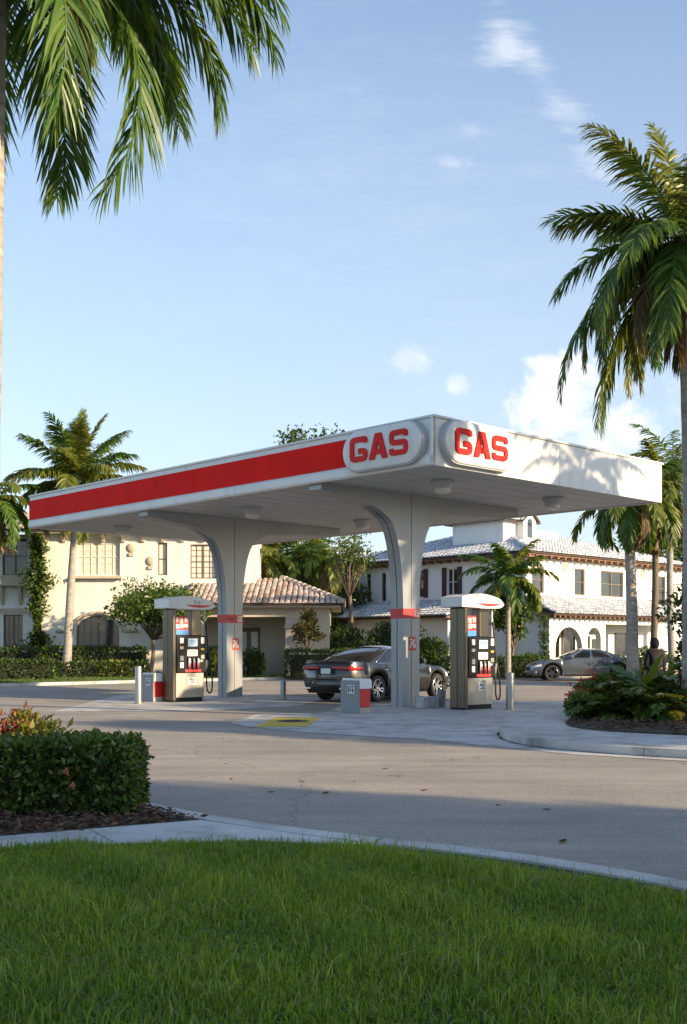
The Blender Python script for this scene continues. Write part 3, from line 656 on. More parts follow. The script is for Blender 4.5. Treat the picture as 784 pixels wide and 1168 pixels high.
def house_window(parent, Mx, xa,xb,za,zb, y=.12, cols=2, rows=2, frame='frame', pane='wglass', fw=.06, muntin=0, sill=None, arch=0):
    mb=MB(); f=fw
    mb.bb((xa,y-.03,za),(xa+f,y+.05,zb)); mb.bb((xb-f,y-.03,za),(xb,y+.05,zb)); mb.bb((xa+f,y-.03,za),(xb-f,y+.05,za+f)); mb.bb((xa+f,y-.03,zb-f),(xb-f,y+.05,zb))
    for i in range(1,cols): x=xa+(xb-xa)*i/cols; mb.bb((x-f*.6,y-.025,za+f),(x+f*.6,y+.045,zb-f))
    for j in range(1,rows): z=za+(zb-za)*j/rows; mb.bb((xa+f,y-.02,z-f*.35),(xb-f,y+.04,z+f*.35))
    if muntin:
        for i in range(cols):
            for k in range(1,muntin+1): x=xa+(xb-xa)*(i+k/(muntin+1))/cols; mb.bb((x-.011,y-.012,za+f),(x+.011,y+.03,zb-f))
        for j in range(rows):
            for k in range(1,3): z=za+(zb-za)*(j+k/3)/rows; mb.bb((xa+f,y-.010,z-.011),(xb-f,y+.032,z+.011))
    w=mb.build('window',M[frame],parent); w.matrix_local=Mx
    mb=MB(); mb.bb((xa+.01,y+.015,za+.01),(xb-.01,y+.027,zb-.01)); mb.build('pane',M[pane],w)
    if sill:
        mb=MB(); mb.bb((xa-.15,-sill,za-.14),(xb+.15,.10,za-.002)); mb.build('sill',M['trimtan'],w,bevel=.02)
    return w
# ------------------------------------------------------------------ ground, road, kerbs
def sheet(name, pts, z, mat, kind='structure', thick=0, bevel=0):
    mb=MB(); P=[(p[0],p[1]) for p in pts]
    a=sum(P[i][0]*P[(i+1)%len(P)][1]-P[(i+1)%len(P)][0]*P[i][1] for i in range(len(P)))
    if a<0: P=P[::-1]
    if thick: mb.prism(P,z-thick,z); o=mb.build(name,M[mat],bevel=bevel,seg=3)
    else: mb.add([(x,y,z) for x,y in P],[tuple(range(len(P)))]); o=mb.build(name,M[mat],recalc=False)
    return tag(o,kind=kind)
def smooth_line(P,k=2):
    P=[Vector((p[0],p[1],0)) for p in P]
    for _ in range(k):
        Q=[P[0]]
        for a,b in zip(P,P[1:]): Q+=[a.lerp(b,.25),a.lerp(b,.75)]
        P=Q+[P[-1]]
    return P
sheet('ground',[(-700,-300),(700,-300),(700,1100),(-700,1100)],0,'ground')
sheet('road',[(-120,4),(120,-6),(120,62),(-120,62)],.004,'asphalt')
ZK=.10
def GK(px,py): return G(px,py,ZK)
roadside=smooth_line([(-14,15.5),(-9,13.6),(-4.57,11.9),GK(100,903),GK(165,913),GK(240,929),GK(390,950),GK(558,967),GK(680,985),GK(784,1003),GK(1000,1050),(6,1.5),(11,-6)])
inner=smooth_line([(-14,15.2),(-9,13.35),(-4.6,11.65),(-2.42,10.0),(-1.80,9.42),(-1.1,8.62),(-.05,7.72),(.88,7.16),(1.46,6.62),(1.86,6.17),(2.45,5.3),(5.7,1.45),(10.6,-6)])
mb=MB(); n=min(len(roadside),len(inner)); kz=[]
prof=[(0,0.),(0,.085),(.12,.10),(1,.10),(1,0)]
V=[]
for a,b in zip(roadside,inner):
    for f,z in prof: p=a.lerp(b,f); V.append((p.x,p.y,z))
k=len(prof); mb.add(V,[(i*k+j,i*k+j+1,(i+1)*k+j+1,(i+1)*k+j) for i in range(n-1) for j in range(k-1)])
tag(mb.build('kerb',M['kerb']),kind='structure')
sheet('lawn',[(p.x,p.y) for p in inner]+[(10.6,-40),(-60,-40),(-60,16)],.085,'lawnbase')
walk=[(-14,6.9),(-6,7.35),(-3.6,7.70),(-2.40,7.86),(-1.7,8.26),(-1.1,8.60),(-.05,7.72),(.3,7.5),(-.62,7.68),(-1.5,7.58),(-2.4,7.38),(-4,7.02),(-14,6.2)]
sheet('path',walk,.096,'walk',thick=.06)
# mulch bed in front
bed=[(-14,6.9),(-6,7.35),(-3.6,7.70),(-2.40,7.86),(-1.7,8.26),(-1.1,8.61)]+[(p.x,p.y) for p in inner[::-1] if p.x<-1.2]
def inpoly(P,x,y):
    c=np.zeros(len(x),bool); j=len(P)-1
    for i in range(len(P)):
        xi,yi=P[i][0],P[i][1]; xj,yj=P[j][0],P[j][1]
        if yi!=yj: c^=((yi>y)!=(yj>y))&(x<(xj-xi)*(y-yi)/(yj-yi)+xi)
        j=i
    return c
sheet('planting_soil',bed,.09,'soil')
def chips(name,poly,n,size,z0,mat,rise=.05,kind='stuff'):
    P=np.array([(p[0],p[1]) for p in poly]); lo,hi=P.min(0),P.max(0); x=RNG.uniform(lo[0],hi[0],n*3); y=RNG.uniform(lo[1],hi[1],n*3)
    k=inpoly(poly,x,y); x,y=x[k][:n],y[k][:n]; Q=np.stack([x,y,z0+rise*RNG.random(len(x))],1)
    D=RNG.normal(size=(len(x),3))*np.array([1,1,.25]); o=leafcloud(name,Q,D,size*RNG.uniform(.5,1.3,len(x)),M[mat],None,.32,.15); return tag(o,kind=kind)
chips('mulch',[p for p in bed if p[0]>=-6]+[(-6,12.3)],13000,.07,.09,'mulch')
# gas station pads
pad=[G(263,825),G(286,830),G(350,836),G(480,844),G(575,853),G(650,861),G(784,869),G(1000,884),(30,14),(34,34),G(900,798),G(660,800),G(560,799),G(470,801),G(390,806),G(371,813),G(293,815)]
sheet('forecourt_pad',pad,.010,'pad')
pad2=[G(60,812),G(240,811),G(340,806),G(372,797),G(285,791),G(140,792)]
sheet('pump_pad',pad2,.010,'pad')
nose=smooth_line([G(1100,884),G(784,866),G(730,863),G(650,857),G(600,851),G(578,846),G(569,840),G(572,834),G(590,829),G(650,819),G(720,809),G(800,802),(28,25),(34,30)])
sheet('sidewalk',[(p.x,p.y) for p in nose]+[(34,14)],.12,'walk',thick=.13,bevel=.05)
gl=nose[:len(nose)-18]; mb=MB(); V=[]
for i,p in enumerate(gl):
    t_=(gl[min(i+1,len(gl)-1)]-gl[max(i-1,0)]).normalized(); s_=Vector((t_.y,-t_.x,0)); w_=.035+.02*math.sin(i*1.7)
    for o_ in (-.03,w_): q=p+s_*o_*(-1); V.append((q.x,q.y,.0145))
mb.add(V,[(2*i,2*i+1,2*i+3,2*i+2) for i in range(len(gl)-1)]); tag(mb.build('gutter',M['soil'],recalc=False),kind='structure')
bedR=smooth_line([G(1100,848,.12),G(784,839,.12),G(700,835,.12),G(660,831,.12),G(644,827,.12),G(648,822,.12),G(690,813,.12),G(800,805,.12),(14,25.4)])
bedR=[(p.x,p.y) for p in bedR]+[(14,20.2)]
sheet('planting_bed_soil',bedR,.15,'soil',thick=.028)
chips('bed_mulch',bedR,9000,.10,.15,'mulch')
yel=[G(288,830),G(316,818.5),G(366,819),G(350,829.5)]
sheet('painted_marking',yel,.014,'yellow')
c=G(334,823.5); mb=MB(); mb.lathe([(.30,.012),(.30,.022),(.26,.026),(.25,.021),(.02,.022)],(c.x,c.y,0),24)
mb.box((c.x,c.y,.027),(.3,.03,.012)); tag(mb.build('fill_cover',M['iron'],smooth=True),'round iron fill cover set in the yellow painted patch of the forecourt','manhole cover')
# far lawns
lawnL=[(-60,-.5),(-12.4,40.2),(-8.2,44.6),(-3.7,48.4),(-1.9,49.6),(-.6,51.6),(0,62),(-70,90),(-90,20)]
sheet('house_lawn',lawnL,.06,'lawnbase',thick=.058)
mb=MB(); lk=[(-40,14.2),(-12.4,40.2),(-8.2,44.6),(-3.7,48.4),(-1.7,49.4),(.5,50.6),(6.5,50.8),(12,51.5),(30,53)]
for a,b in zip(lk,lk[1:]):
    a=Vector((*a,0)); b=Vector((*b,0)); s=(b-a).normalized().cross(Vector((0,0,1)))*.22
    mb.add([a+s,b+s,b-s,a-s]+[p+Vector((0,0,.11)) for p in (a+s,b+s,b-s,a-s)],[(4,5,6,7),(0,1,5,4),(2,3,7,6)])
tag(mb.build('far_kerb',M['kerb']),kind='structure')
sheet('back_lawn',[(.0,50.9),(6.5,51.0),(12,51.7),(60,55),(60,120),(0,120)],.06,'lawnbase',thick=.058)
def grassmesh(name,x,y,z,h,w,mat,lean=.35):
    n=len(x); B=np.stack([x,y,z],1); az=RNG.uniform(0,2*np.pi,n); L=np.stack([np.cos(az),np.sin(az),0*az],1); wa=RNG.uniform(0,np.pi,n); Wd=np.stack([np.cos(wa),np.sin(wa),0*wa],1)*(w/2)[:,None]
    ln=RNG.normal(0,lean,n)[:,None]; m=B+np.array([0,0,1])*(h*.55)[:,None]+L*(h*.25)[:,None]*ln; t=B+np.array([0,0,1])*h[:,None]*(1-.25*np.abs(ln))+L*(h*.9)[:,None]*ln
    V=np.stack([B-Wd,B+Wd,m+Wd*.8,m-Wd*.8,t+Wd*.12,t-Wd*.12],1).reshape(-1,3); b=6*np.arange(n)
    Fq=np.concatenate([np.stack([b,b+1,b+2,b+3],1),np.stack([b+3,b+2,b+4,b+5],1)]); return npmesh(name,V,Fq,M[mat])
ex=np.array([-14,-4,-2.4,-1.5,-.62,.05,.52,1.14,1.58,1.89,2.57,5.7,10.6]); ey=np.array([6.4,7.15,7.42,7.60,7.62,7.42,7.08,6.64,6.22,5.86,5.1,1.4,-6])
def lawn_pts(n,x0,x1,y0,y1):
    x=RNG.uniform(x0,x1,n); y=RNG.uniform(y0,y1,n); k=y<np.interp(x,ex,ey)+.04*np.sin(x*9)+RNG.normal(0,.03,n); return x[k],y[k]
xa,ya=lawn_pts(300000,-3.9,3.6,3.0,7.8); xb,yb=lawn_pts(90000,-9,7,0.0,8.0); kk=~((np.abs(xb)<3.6)&(yb>3.1)); xb,yb=xb[kk],yb[kk]
x=np.concatenate([xa,xb]); y=np.concatenate([ya,yb])
patch=.8+.28*np.sin(x*2.3+np.sin(y*1.9)*1.4)*np.sin(y*2.9+x)+.18*np.sin(x*7.1+y*5.3)
h=np.clip(.048*patch*RNG.lognormal(0,.42,len(x)),.02,.17); w=RNG.uniform(.0045,.0105,len(x))
tag(grassmesh('grass',x,y,np.full(len(x),.084),h,w,'grass',.75),kind='stuff')
x=RNG.uniform(-24,-1,60000); y=RNG.uniform(36,54,60000); k=inpoly(lawnL,x,y); x,y=x[k],y[k]
tag(grassmesh('lawn_grass',x,y,np.full(len(x),.06),RNG.uniform(.05,.10,len(x)),RNG.uniform(.02,.04,len(x)),'farlawn'),kind='stuff')
for i,(px,py,s) in enumerate([(440,878,.10),(515,868,.07),(344,893,.09),(372,906,.14),(264,890,.09),(258,872,.06),(404,893,.08),(624,925,.10),(642,962,.16),(568,920,.09),(484,903,.12),(255,843,.07),(310,905,.10)]):
    p=G(px,py); s*=.62; mb=MB(); a=i*1.3
    mb.grid(lambda u,v:Vector((p.x+s*((u-.5)*math.cos(a)-(v-.5)*.55*math.sin(math.pi*u)*math.sin(a)),p.y+s*((u-.5)*math.sin(a)+(v-.5)*.55*math.sin(math.pi*u)*math.cos(a)),.010+s*(.30*(u-.5)**2+.5*(v-.5)**2))),6,3)
    tag(mb.build('fallen_leaf',M['dryleaf'],smooth='all'),'small dry brown leaf lying on the open road','leaf',group='dry leaves scattered on the road')
# ------------------------------------------------------------------ fuel canopy (local x: short side, local y: long side)
CA=Vector((1.78,22.15,0))
can=thing('fuel_canopy','white fuel station canopy with red band and GAS signs on two grey flared columns','canopy',CA,UV)
LX,LY,Z0,Z1=8.5,16.4,5.03,6.015
mb=MB(); ny=52
for i in range(ny):
    a=.06+(LY-.12)*i/ny; b=.06+(LY-.12)*(i+1)/ny; mb.bb((.06,a+.008,Z0+.02+(i%2)*.004),(LX-.06,b-.008,Z0+.06))
mb.bb((.06,.06,Z0+.062),(LX-.06,LY-.06,Z0+.10)); mb.build('soffit',M['soffit'],can)
mb=MB(); mb.bb((.08,.08,Z1-.14),(LX-.08,LY-.08,Z1-.05)); mb.build('roof_deck',M['white'],can)
def fascia(prof,axis,a,b,seams=()):
    mb=MB(); mb.prism(prof,a,b,axis=axis); return mb.build('fascia',M['fasciaw'],can,bevel=.006)
lip=[(.05,Z0-.01),(.05,Z1-.05),(0,Z1-.05),(0,Z0+.23),(-.05,Z0+.17),(-.05,Z0+.03),(-.02,Z0-.01)]
fascia([(p[0],p[1]) for p in lip],'y',.0,LY)
mb=MB(); s=[0,2.1,4.2,6.35,8.5]
for a,b in zip(s,s[1:]): mb.bb((a+.004 if a else -.05,0,Z0-.01),(b-.004,.055,Z1-.05))
mb.build('fascia',M['fasciaw'],can,bevel=.006)
mb=MB(); mb.bb((LX-.055,.06,Z0-.01),(LX,LY-.06,Z1-.05)); mb.build('fascia',M['fasciaw'],can,bevel=.006)
mb=MB(); mb.bb((.055,LY-.055,Z0-.01),(LX,LY,Z1-.05)); mb.build('fascia',M['fasciaw'],can,bevel=.006)
mb=MB(); e=.035
mb.bb((-e,-e,Z1-.048),(LX+e,.12,Z1)); mb.bb((-e,.122,Z1-.048),(.12,LY-.122,Z1)); mb.bb((LX-.12,.122,Z1-.048),(LX+e,LY-.122,Z1)); mb.bb((-e,LY-.12,Z1-.048),(LX+e,LY+e,Z1))
mb.build('cap_flashing',M['white'],can,bevel=.006)
mb=MB()
yy=[2.0,5.0,8.0,11.0,14.0,LY+.012]
for a,b in zip(yy,yy[1:]): mb.bb((-.018,a+.003,Z0+.235),(-.001,b-.003,Z1-.17))
mb.bb((-.018,LY+.001,Z0+.235),(1.2,LY+.014,Z1-.17)); mb.build('red_band',M['red'],can,bevel=.003)
def ribbon(path,t):
    P=[Vector((p[0],p[1])) for p in path]; L=[];Rr=[]
    for i,p in enumerate(P):
        d=(P[min(i+1,len(P)-1)]-P[max(i-1,0)]).normalized(); nrm=Vector((-d.y,d.x)); L.append(p+nrm*t/2); Rr.append(p-nrm*t/2)
    return L,Rr
def rounded(pts,r,k=6):
    P=[Vector(p) for p in pts]; out=[P[0]]
    for a,b,c in zip(P,P[1:],P[2:]):
        u=(a-b).normalized(); v=(c-b).normalized(); rr=min(r,(a-b).length*.5,(c-b).length*.5)
        s,e=b+u*rr,b+v*rr
        for i in range(k+1):
            f=i/k; out.append(s.lerp(b,f).lerp(b.lerp(e,f),f))
    return out+[P[-1]]
def letter(mb,ch,s0,z0,w,h,T,d0,d1):
    # T maps (s,z,depth) to the canopy frame
    t=.232*h; x0,x1,y0,y1=t/2,w-t/2,t/2,h-t/2
    if ch=='A':
        q=lambda x,y:(x*w/.52,y*h/.5)
        for mir in (0,1):
            pl=[(0,0),(.145,0),(.178,.095),(.26,.095),(.26,.195),(.212,.195),(.26,.355),(.26,.5),(.175,.5)]
            pl=[q((.52-x) if mir else x,y) for x,y in pl]
            n=len(pl); vs=[T(s0+x,z0+y,d0) for x,y in pl]+[T(s0+x,z0+y,d1) for x,y in pl]
            mb.add(vs,[tuple(range(n)),tuple(range(n,2*n))]+[(i,(i+1)%n,n+(i+1)%n,n+i) for i in range(n)])
        return
    if ch=='G': path=rounded([(x1,y1-.15*h),(x1,y1),(x0,y1),(x0,y0),(x1,y0),(x1,h*.42),(w*.50,h*.42)],.15*h)
    else: path=rounded([(x1,y1-.17*h),(x1,y1),(x0,y1),(x0,h*.5),(x1,h*.5),(x1,y0),(x0,y0),(x0,y0+.17*h)],.14*h)
    L,Rr=ribbon(path,t*(.90 if ch=='G' else .84)); n=len(L)
    vs=[T(s0+p.x,z0+p.y,d) for d in (d0,d1) for p in L+Rr]
    N2=2*n; fs=[]
    for i in range(n-1): fs+=[(i,i+1,n+i+1,n+i),(N2+i,N2+i+1,N2+n+i+1,N2+n+i),(i,i+1,N2+i+1,N2+i),(n+i,n+i+1,N2+n+i+1,N2+n+i)]
    fs+=[(0,n,N2+n,N2),(n-1,2*n-1,N2+2*n-1,N2+n-1)]; mb.add(vs,fs)
def gas_sign(T):
    L_,H_=2.30,.90; r=H_/2; zc=(Z0+Z1)/2-.005; P=[]
    for k in range(17): a=-math.pi/2+math.pi*k/16; P.append((.14+L_-r+r*math.cos(a),zc+r*math.sin(a)))
    for k in range(17): a=math.pi/2+math.pi*k/16; P.append((.14+r+r*math.cos(a),zc+r*math.sin(a)))
    n=len(P); mb=MB(); cx=.14+L_/2; levels=[(.93,.10),(.93,.165),(.915,.178),(.89,.185)]; vs=[]
    for f,d in levels:
        for x,z in P: 
            ox=r*(1-f); vs.append(T(x-(ox if x>cx else -ox)*min(1,abs(x-cx)/(L_/2-r+1e-6)) if False else cx+(x-cx)*(1-(1-f)*r/(L_/2)),zc+(z-zc)*f,d))
    k=len(levels); fs=[(i*n+j,i*n+(j+1)%n,(i+1)*n+(j+1)%n,(i+1)*n+j) for i in range(k-1) for j in range(n)]+[tuple((k-1)*n+j for j in range(n)),tuple(range(n))]
    mb.add(vs,fs); sp=mb.build('sign_panel',M['fasciaw'],can,smooth=True)
    mb=MB(); vs=[]
    for f,d in ((1.0,.0),(1.0,.125),(.985,.145),(.93,.15)):
        for x,z in P: vs.append(T(cx+(x-cx)*(1-(1-f)*r/(L_/2)),zc+(z-zc)*f,d))
    k=4; mb.add(vs,[(i*n+j,i*n+(j+1)%n,(i+1)*n+(j+1)%n,(i+1)*n+j) for i in range(k-1) for j in range(n)]+[tuple(range(n))]); mb.build('rim',M['signrimshade'],sp,smooth=True)
    h=.53; w=.52; tot=3*w+2*.055; s0=cx-tot/2-.04
    mb=MB()
    for i,ch in enumerate('GAS'): letter(mb,ch,s0+i*(w+.055),zc-h/2+.02,w,h,T,.180,.222)
    mb.build('lettering',M['redletters'],sp)
gas_sign(lambda s,z,d:(s,-d,z))
gas_sign(lambda s,z,d:(-d-.012,2.58-s,z))
def column(yc):
    xc=3.0; hb=.28; zl=[0,1.6,2.4,3.0,3.4,3.8,4.1,4.3,4.45,4.56,4.63,4.68]; ol=[0,0,.0,.025,.075,.15,.245,.345,.47,.64,.86,1.15]
    zz=[];oo=[]
    for z in np.linspace(0,4.68,40):
        zz.append(z); oo.append(np.mean([np.interp(min(max(z+k,0),4.68),zl,ol) for k in np.linspace(-.12,.12,9)]))
    Lp=[(xc-hb-o,z) for z,o in zip(zz,oo)]; Rp=[(xc+hb+o,z) for z,o in zip(zz,oo)]
    poly=Rp+[(7.1,4.86),(7.1,Z0+.015),(.10,Z0+.015),(.10,4.88)]+Lp[::-1]
    mb=MB(); T=.20
    mb.prism(poly,yc-T,yc+T,axis='y'); c=mb.build('column',M['column'],can,bevel=.022,seg=2)
    mb=MB(); mb.bb((xc-.006,yc-T-.004,0.01),(xc+.006,yc-T+.002,Z0+.01)); mb.build('joint',M['ink'],c)
    mb=MB(); mb.tube([(xc-hb-o-.001,yc,z) for z,o in zip(zz,oo)],.009,6); mb.build('joint',M['ink'],c)
    mb=MB(); z0,z1=2.10,2.33; o=.012; x0,x1=xc-hb-o,xc+hb+o
    mb.bb((x0,yc-T-o,z0),(x1,yc-T-.001,z1)); mb.bb((x0,yc-T-.0005,z0),(xc-hb-.001,yc+T+.0005,z1)); mb.bb((xc+hb+.012,yc-T-.0005,z0),(x1+.002,yc+T+.0005,z1)); mb.bb((x0,yc+T+.001,z0),(x1,yc+T+o,z1))
    b=mb.build('red_collar',M['signred'],c)
    mb=MB(); mb.bb((xc+.10,yc-T-o-.004,z0+.03),(xc+.25,yc-T-o-.0005,z1-.03)); mb.build('notice',M['steel'],b)
    mb=MB()
    for i in range(4): mb.bb((xc+.125,yc-T-o-.006,z0+.055+.035*i),(xc+.20+.02*(i%2),yc-T-o-.0042,z0+.07+.035*i))
    for i in range(5): mb.bb((xc-.24+.055*i,yc-T-o-.002,z0+.09),(xc-.205+.055*i,yc-T-o-.0004,z0+.14+.01*(i%2)))
    mb.build('notice_print',M['ink'],b)
    mb=MB(); mb.bb((xc-.08,yc-T-.006,1.34),(xc+.16,yc-T-.001,1.66)); nt_=mb.build('notice',M['signred'],c)
    mb=MB(); yb=yc-T-.0085
    for a,b_,e,f in ((-.06,-.02,1.40,1.47),(-.06,.03,1.58,1.61),(-.01,.03,1.46,1.57),(-.04,.02,1.50,1.525),(.05,.08,1.38,1.60),(.10,.14,1.40,1.50),(.10,.125,1.53,1.63)): mb.bb((xc+a,yb,e),(xc+b_,yb+.002,f))
    mb.build('notice_print',M['paper'],nt_)
    mb=MB(); mb.bb((xc-.40,yc-.32,-.01),(xc+.40,yc+.32,.03)); mb.build('base_plate',M['column'],c,bevel=.01)
    return c
for yc in (3.6,10.4): column(yc)
for y in (1.45,8.05,14.2):
    for x in (1.9,5.95):
        mb=MB(); mb.lathe([(.25,Z0+.02),(.26,Z0-.01),(.255,Z0-.04),(.215,Z0-.10),(.20,Z0-.15),(.195,Z0-.16)],(x,y,0),28); l=mb.build('ceiling_light',M['soffit'],can,smooth=True)
        mb=MB(); mb.lathe([(.185,Z0-.158),(.185,Z0-.19),(.17,Z0-.235),(.12,Z0-.255),(.01,Z0-.26)],(x,y,0),24); mb.build('lens',M['lens'],l,smooth=True)
# ------------------------------------------------------------------ pumps
def make_pump():
    t=thing('fuel_pump','x','fuel pump',(0,0,0),UV)
    mb=MB()
    for i in range(2): mb.bb((0,-.03+.33*i+.002,.02),(.10,-.03+.33*(i+1),2.30))
    mb.bb((.012,-.02,.0),(.09,.62,2.30)); mb.build('side_panel',M['bronze'],t,bevel=.03,seg=3)
    mb=MB(); mb.bb((.102,.03,.10),(.93,.60,.72)); lc=mb.build('lower_cabinet',M['steel'],t,bevel=.012)
    mb=MB(); mb.bb((.46,.022,.42),(.69,.0295,.60)); st=mb.build('sticker',M['paper'],lc)
    mb=MB(); 
    for a,b,c,d in ((.50,.54,.53,.58),(.555,.58,.50,.575),(.595,.65,.545,.57),(.50,.66,.455,.475),(.60,.64,.495,.525)): mb.bb((a,.0195,c),(b,.0215,d))
    mb.build('print',M['ink'],st)
    mb=MB(); mb.bb((.137,.05,.0),(.90,.58,.098)); mb.build('plinth',M['black'],t)
    mb=MB(); mb.prism([(-.05,.722),(-.05,.80),(-.035,1.62),(-.015,1.64),(.60,1.64),(.60,.722)],.102,.95,axis='x'); hd=mb.build('display_cabinet',M['black'],t,bevel=.014)
    def face(name,x0,x1,z0,z1,m,par=hd,o=.012):
        mb=MB(); mb.bb((x0,-.052-o+.002,z0),(x1,-.045,z1)); return mb.build(name,M[m],par,bevel=.004)
    s=face('screen',.42,.70,1.37,1.57,'screen'); s2=face('price_display',.40,.70,1.13,1.29,'paper')
    mb=MB()
    for j in range(3):
        for i in range(5): mb.bb((.425+.052*i,-.066,1.155+.043*j),(.46+.052*i,-.0625,1.155+.043*j+.02+.006*((i*j)%2)))
    mb.build('print',M['ink'],s2)
    mb=MB()
    for j in range(3): mb.bb((.45,-.066,1.40+.05*j),(.60+.02*j,-.0625,1.42+.05*j))
    mb.build('print',M['signblue'],s)
    for z,hh,m in ((1.45,.13,'paper'),(1.30,.07,'steel'),(1.02,.12,'grey'),(.84,.14,'paper')): face('label_plate',.19,.29,z,z+hh,m)
    for z,hh,m in ((1.44,.16,'paper'),(1.28,.05,'yellow'),(1.06,.10,'steel')): face('label_plate',.80,.90,z,z+hh,m)
    face('card_reader',.74,.86,.98,1.04,'steel')
    for x,m in ((.44,'paper'),(.57,'grey'),(.70,'paper')):
        mb=MB(); mb.bb((x-.035,-.075,1.0-.10),(x+.035,-.047,1.11)); ns=mb.build('nozzle_boot',M['black'],t,bevel=.008)
        mb=MB(); mb.tube([(x,-.10,1.08),(x,-.115,1.0),(x,-.11,.90),(x,-.085,.82)],[.022,.035,.03,.02],8); mb.build('nozzle',M[m],ns,smooth='all')
        mb=MB(); mb.tube([(x+.0,-.135,.98),(x,-.15,.90),(x,-.12,.80)],[.014,.016,.014],6); mb.build('trigger_guard',M['signred'],ns,smooth='all')
    mb=MB(); mb.bb((.34,-.066,.735),(.80,-.048,.80)); mb.build('grade_strip',M['signred'],t,bevel=.004)
    mb=MB(); mb.bb((.66,.22,1.64),(.94,.60,2.30)); mb.build('rear_post',M['bronze'],t,bevel=.015)
    mb=MB(); mb.bb((.18,.30,1.66),(.60,.318,2.12)); po=mb.build('poster',M['signred'],t)
    mb=MB(); mb.bb((.18,.294,1.66),(.60,.2995,1.78)); mb.build('poster_blue',M['signblue'],po)
    mb=MB()
    for i,(a,b,c,d) in enumerate(((.20,.30,1.98,2.09),(.33,.44,1.95,2.07),(.47,.57,1.97,2.08),(.21,.33,1.82,1.92),(.36,.45,1.83,1.93),(.48,.58,1.85,1.93))): mb.bb((a,.2945,c),(b,.2995,d))
    mb.build('print',M['paper'],po)
    mb=MB()
    for i in range(6): mb.bb((.22+.06*i,.2900,2.0-.03*(i%3)),(.25+.06*i,.2938,2.06-.05*(i%2)))
    mb.build('print',M['signred'],po)
    # header: a long lens of white enamel
    top=[(-.17+1.35*i/16, 2.50+.115*math.sin(math.pi*min(1,(i/16)*.93+.10))**1.1 - (.10*max(0,(i-14)/2)**2)) for i in range(17)]
    bot=[(-.17+1.35*i/16, 2.305-.02*math.sin(math.pi*i/16)*(1 if i>6 else .3) + (.06*max(0,(i-14)/2)**2)) for i in range(17)]
    mb=MB(); mb.prism(bot+top[::-1],-.13,.76,axis='y'); hdr=mb.build('header',M['white'],t,bevel=.03,seg=3)
    mb=MB(); k=14; lo=[(.30+.80*i/k,2.335+.065*(2*i/k-1)**2) for i in range(k+1)]; up=[(.30+.80*i/k,2.40+.0*(2*i/k-1)**2) for i in range(k+1)]
    mb.prism(lo+up[::-1],-.138,-.1305,axis='y'); mb.build('red_swoosh',M['signred'],hdr)
    mb=MB(); 
    for q in (0,1,2,3,4,5):
        a=math.pi*(.35+.27*q); mb.box((.60+.035*math.cos(a),-.133,2.475+.035*math.sin(a)),(.026,.006,.014),ry=-a-math.pi/2)
    for q in range(6):
        a=math.pi*2*q/6; mb.box((.70+.03*math.cos(a),-.133,2.465+.03*math.sin(a)),(.03,.006,.012),ry=-a-math.pi/2)
    mb.box((.79,-.133,2.47),(.014,.006,.06)); mb.build('emblem',M['ink'],hdr)
    mb=MB(); mb.tube([(1.02,.18,.75),(1.02,.18,2.30)],.028,12); mb.lathe([(.045,1.98),(.045,2.06)],(1.02,.18,0),12); mb.bb((.93,.16,.80),(1.01,.20,.86)); mb.bb((.93,.16,1.50),(1.01,.20,1.56)); mb.build('hose_mast',M['steel'],t,smooth=True)
    pts=rounded3([(1.02,.14,2.0),(1.05,.12,1.75),(1.09,.10,1.2),(1.20,.06,.6),(1.17,.02,.24),(1.07,.0,.18),(.99,-.01,.30),(.985,-.02,.62),(.97,-.03,.86)])
    mb=MB(); mb.tube(pts,.021,10); mb.build('hose',M['rubber'],t,smooth='all')
    mb=MB(); mb.tube([(.965,-.03,.80),(.968,-.035,.92),(.96,-.06,1.0),(.95,-.10,1.02)],[.026,.036,.032,.016],10); mb.build('nozzle',M['grey'],t,smooth='all')
    return t
def rounded3(P,k=3):
    P=[Vector(p) for p in P]
    for _ in range(k):
        Q=[P[0]]
        for a,b in zip(P,P[1:]): Q+=[a.lerp(b,.25),a.lerp(b,.75)]
        P=Q+[P[-1]]
    return P
pu=make_pump(); pu.location=G(530,810.5); pu.location.z=.01; pu['label']='shaded fuel pump beside the near column, bronze side panel and dark screens'
pu['group']='fuel pumps under the canopy'; pu.scale=(1.10,.70,1)
p2=dup(pu,G(197,801.5)+Vector((0,0,.01)),UV,'sunlit fuel pump beside the far column, near the leafy tree and the cream house'); p2.scale=(1.08,.72,1.04)
def make_bin():
    t=thing('waste_bin','x','bin',(0,0,0),UV)
    mb=MB(); mb.bb((.0,.03,.0),(.34,.53,.12)); mb.build('base',M['trimtan'],t,bevel=.01)
    mb=MB(); mb.bb((.0,.03,.121),(.34,.53,.52)); mb.build('red_body',M['binred'],t,bevel=.008)
    mb=MB(); mb.prism([(-.0,.522),(.36,.522),(.36,.66),(.32,.73),(-.0,.745)],.01,.55,axis='y'); mb.build('lid',M['lidwhite'],t,bevel=.02)
    mb=MB(); mb.bb((-.045,.0,.0),(-.002,.56,.70)); p=mb.build('side_panel',M['grey'],t,bevel=.01)
    mb=MB(); mb.bb((-.053,.13,.42),(-.0455,.33,.60)); q=mb.build('sticker',M['paper'],p)
    mb=MB()
    for a,b,c,d in ((.15,.24,.55,.585),(.27,.31,.44,.585),(.15,.20,.44,.53),(.22,.25,.46,.53)): mb.bb((-.056,a,c),(-.0535,b,d))
    mb.build('print',M['ink'],q)
    mb=MB(); mb.bb((-.056,.155,.455),(-.0538,.20,.475)); mb.build('print',M['signred'],q)
    return t
bn=make_bin(); bn.location=G(411,814.5); bn.location.z=.01; bn['label']='red and white waste bin with grey side panel in front of the parked dark sedan'; bn['group']='waste bins on the forecourt'
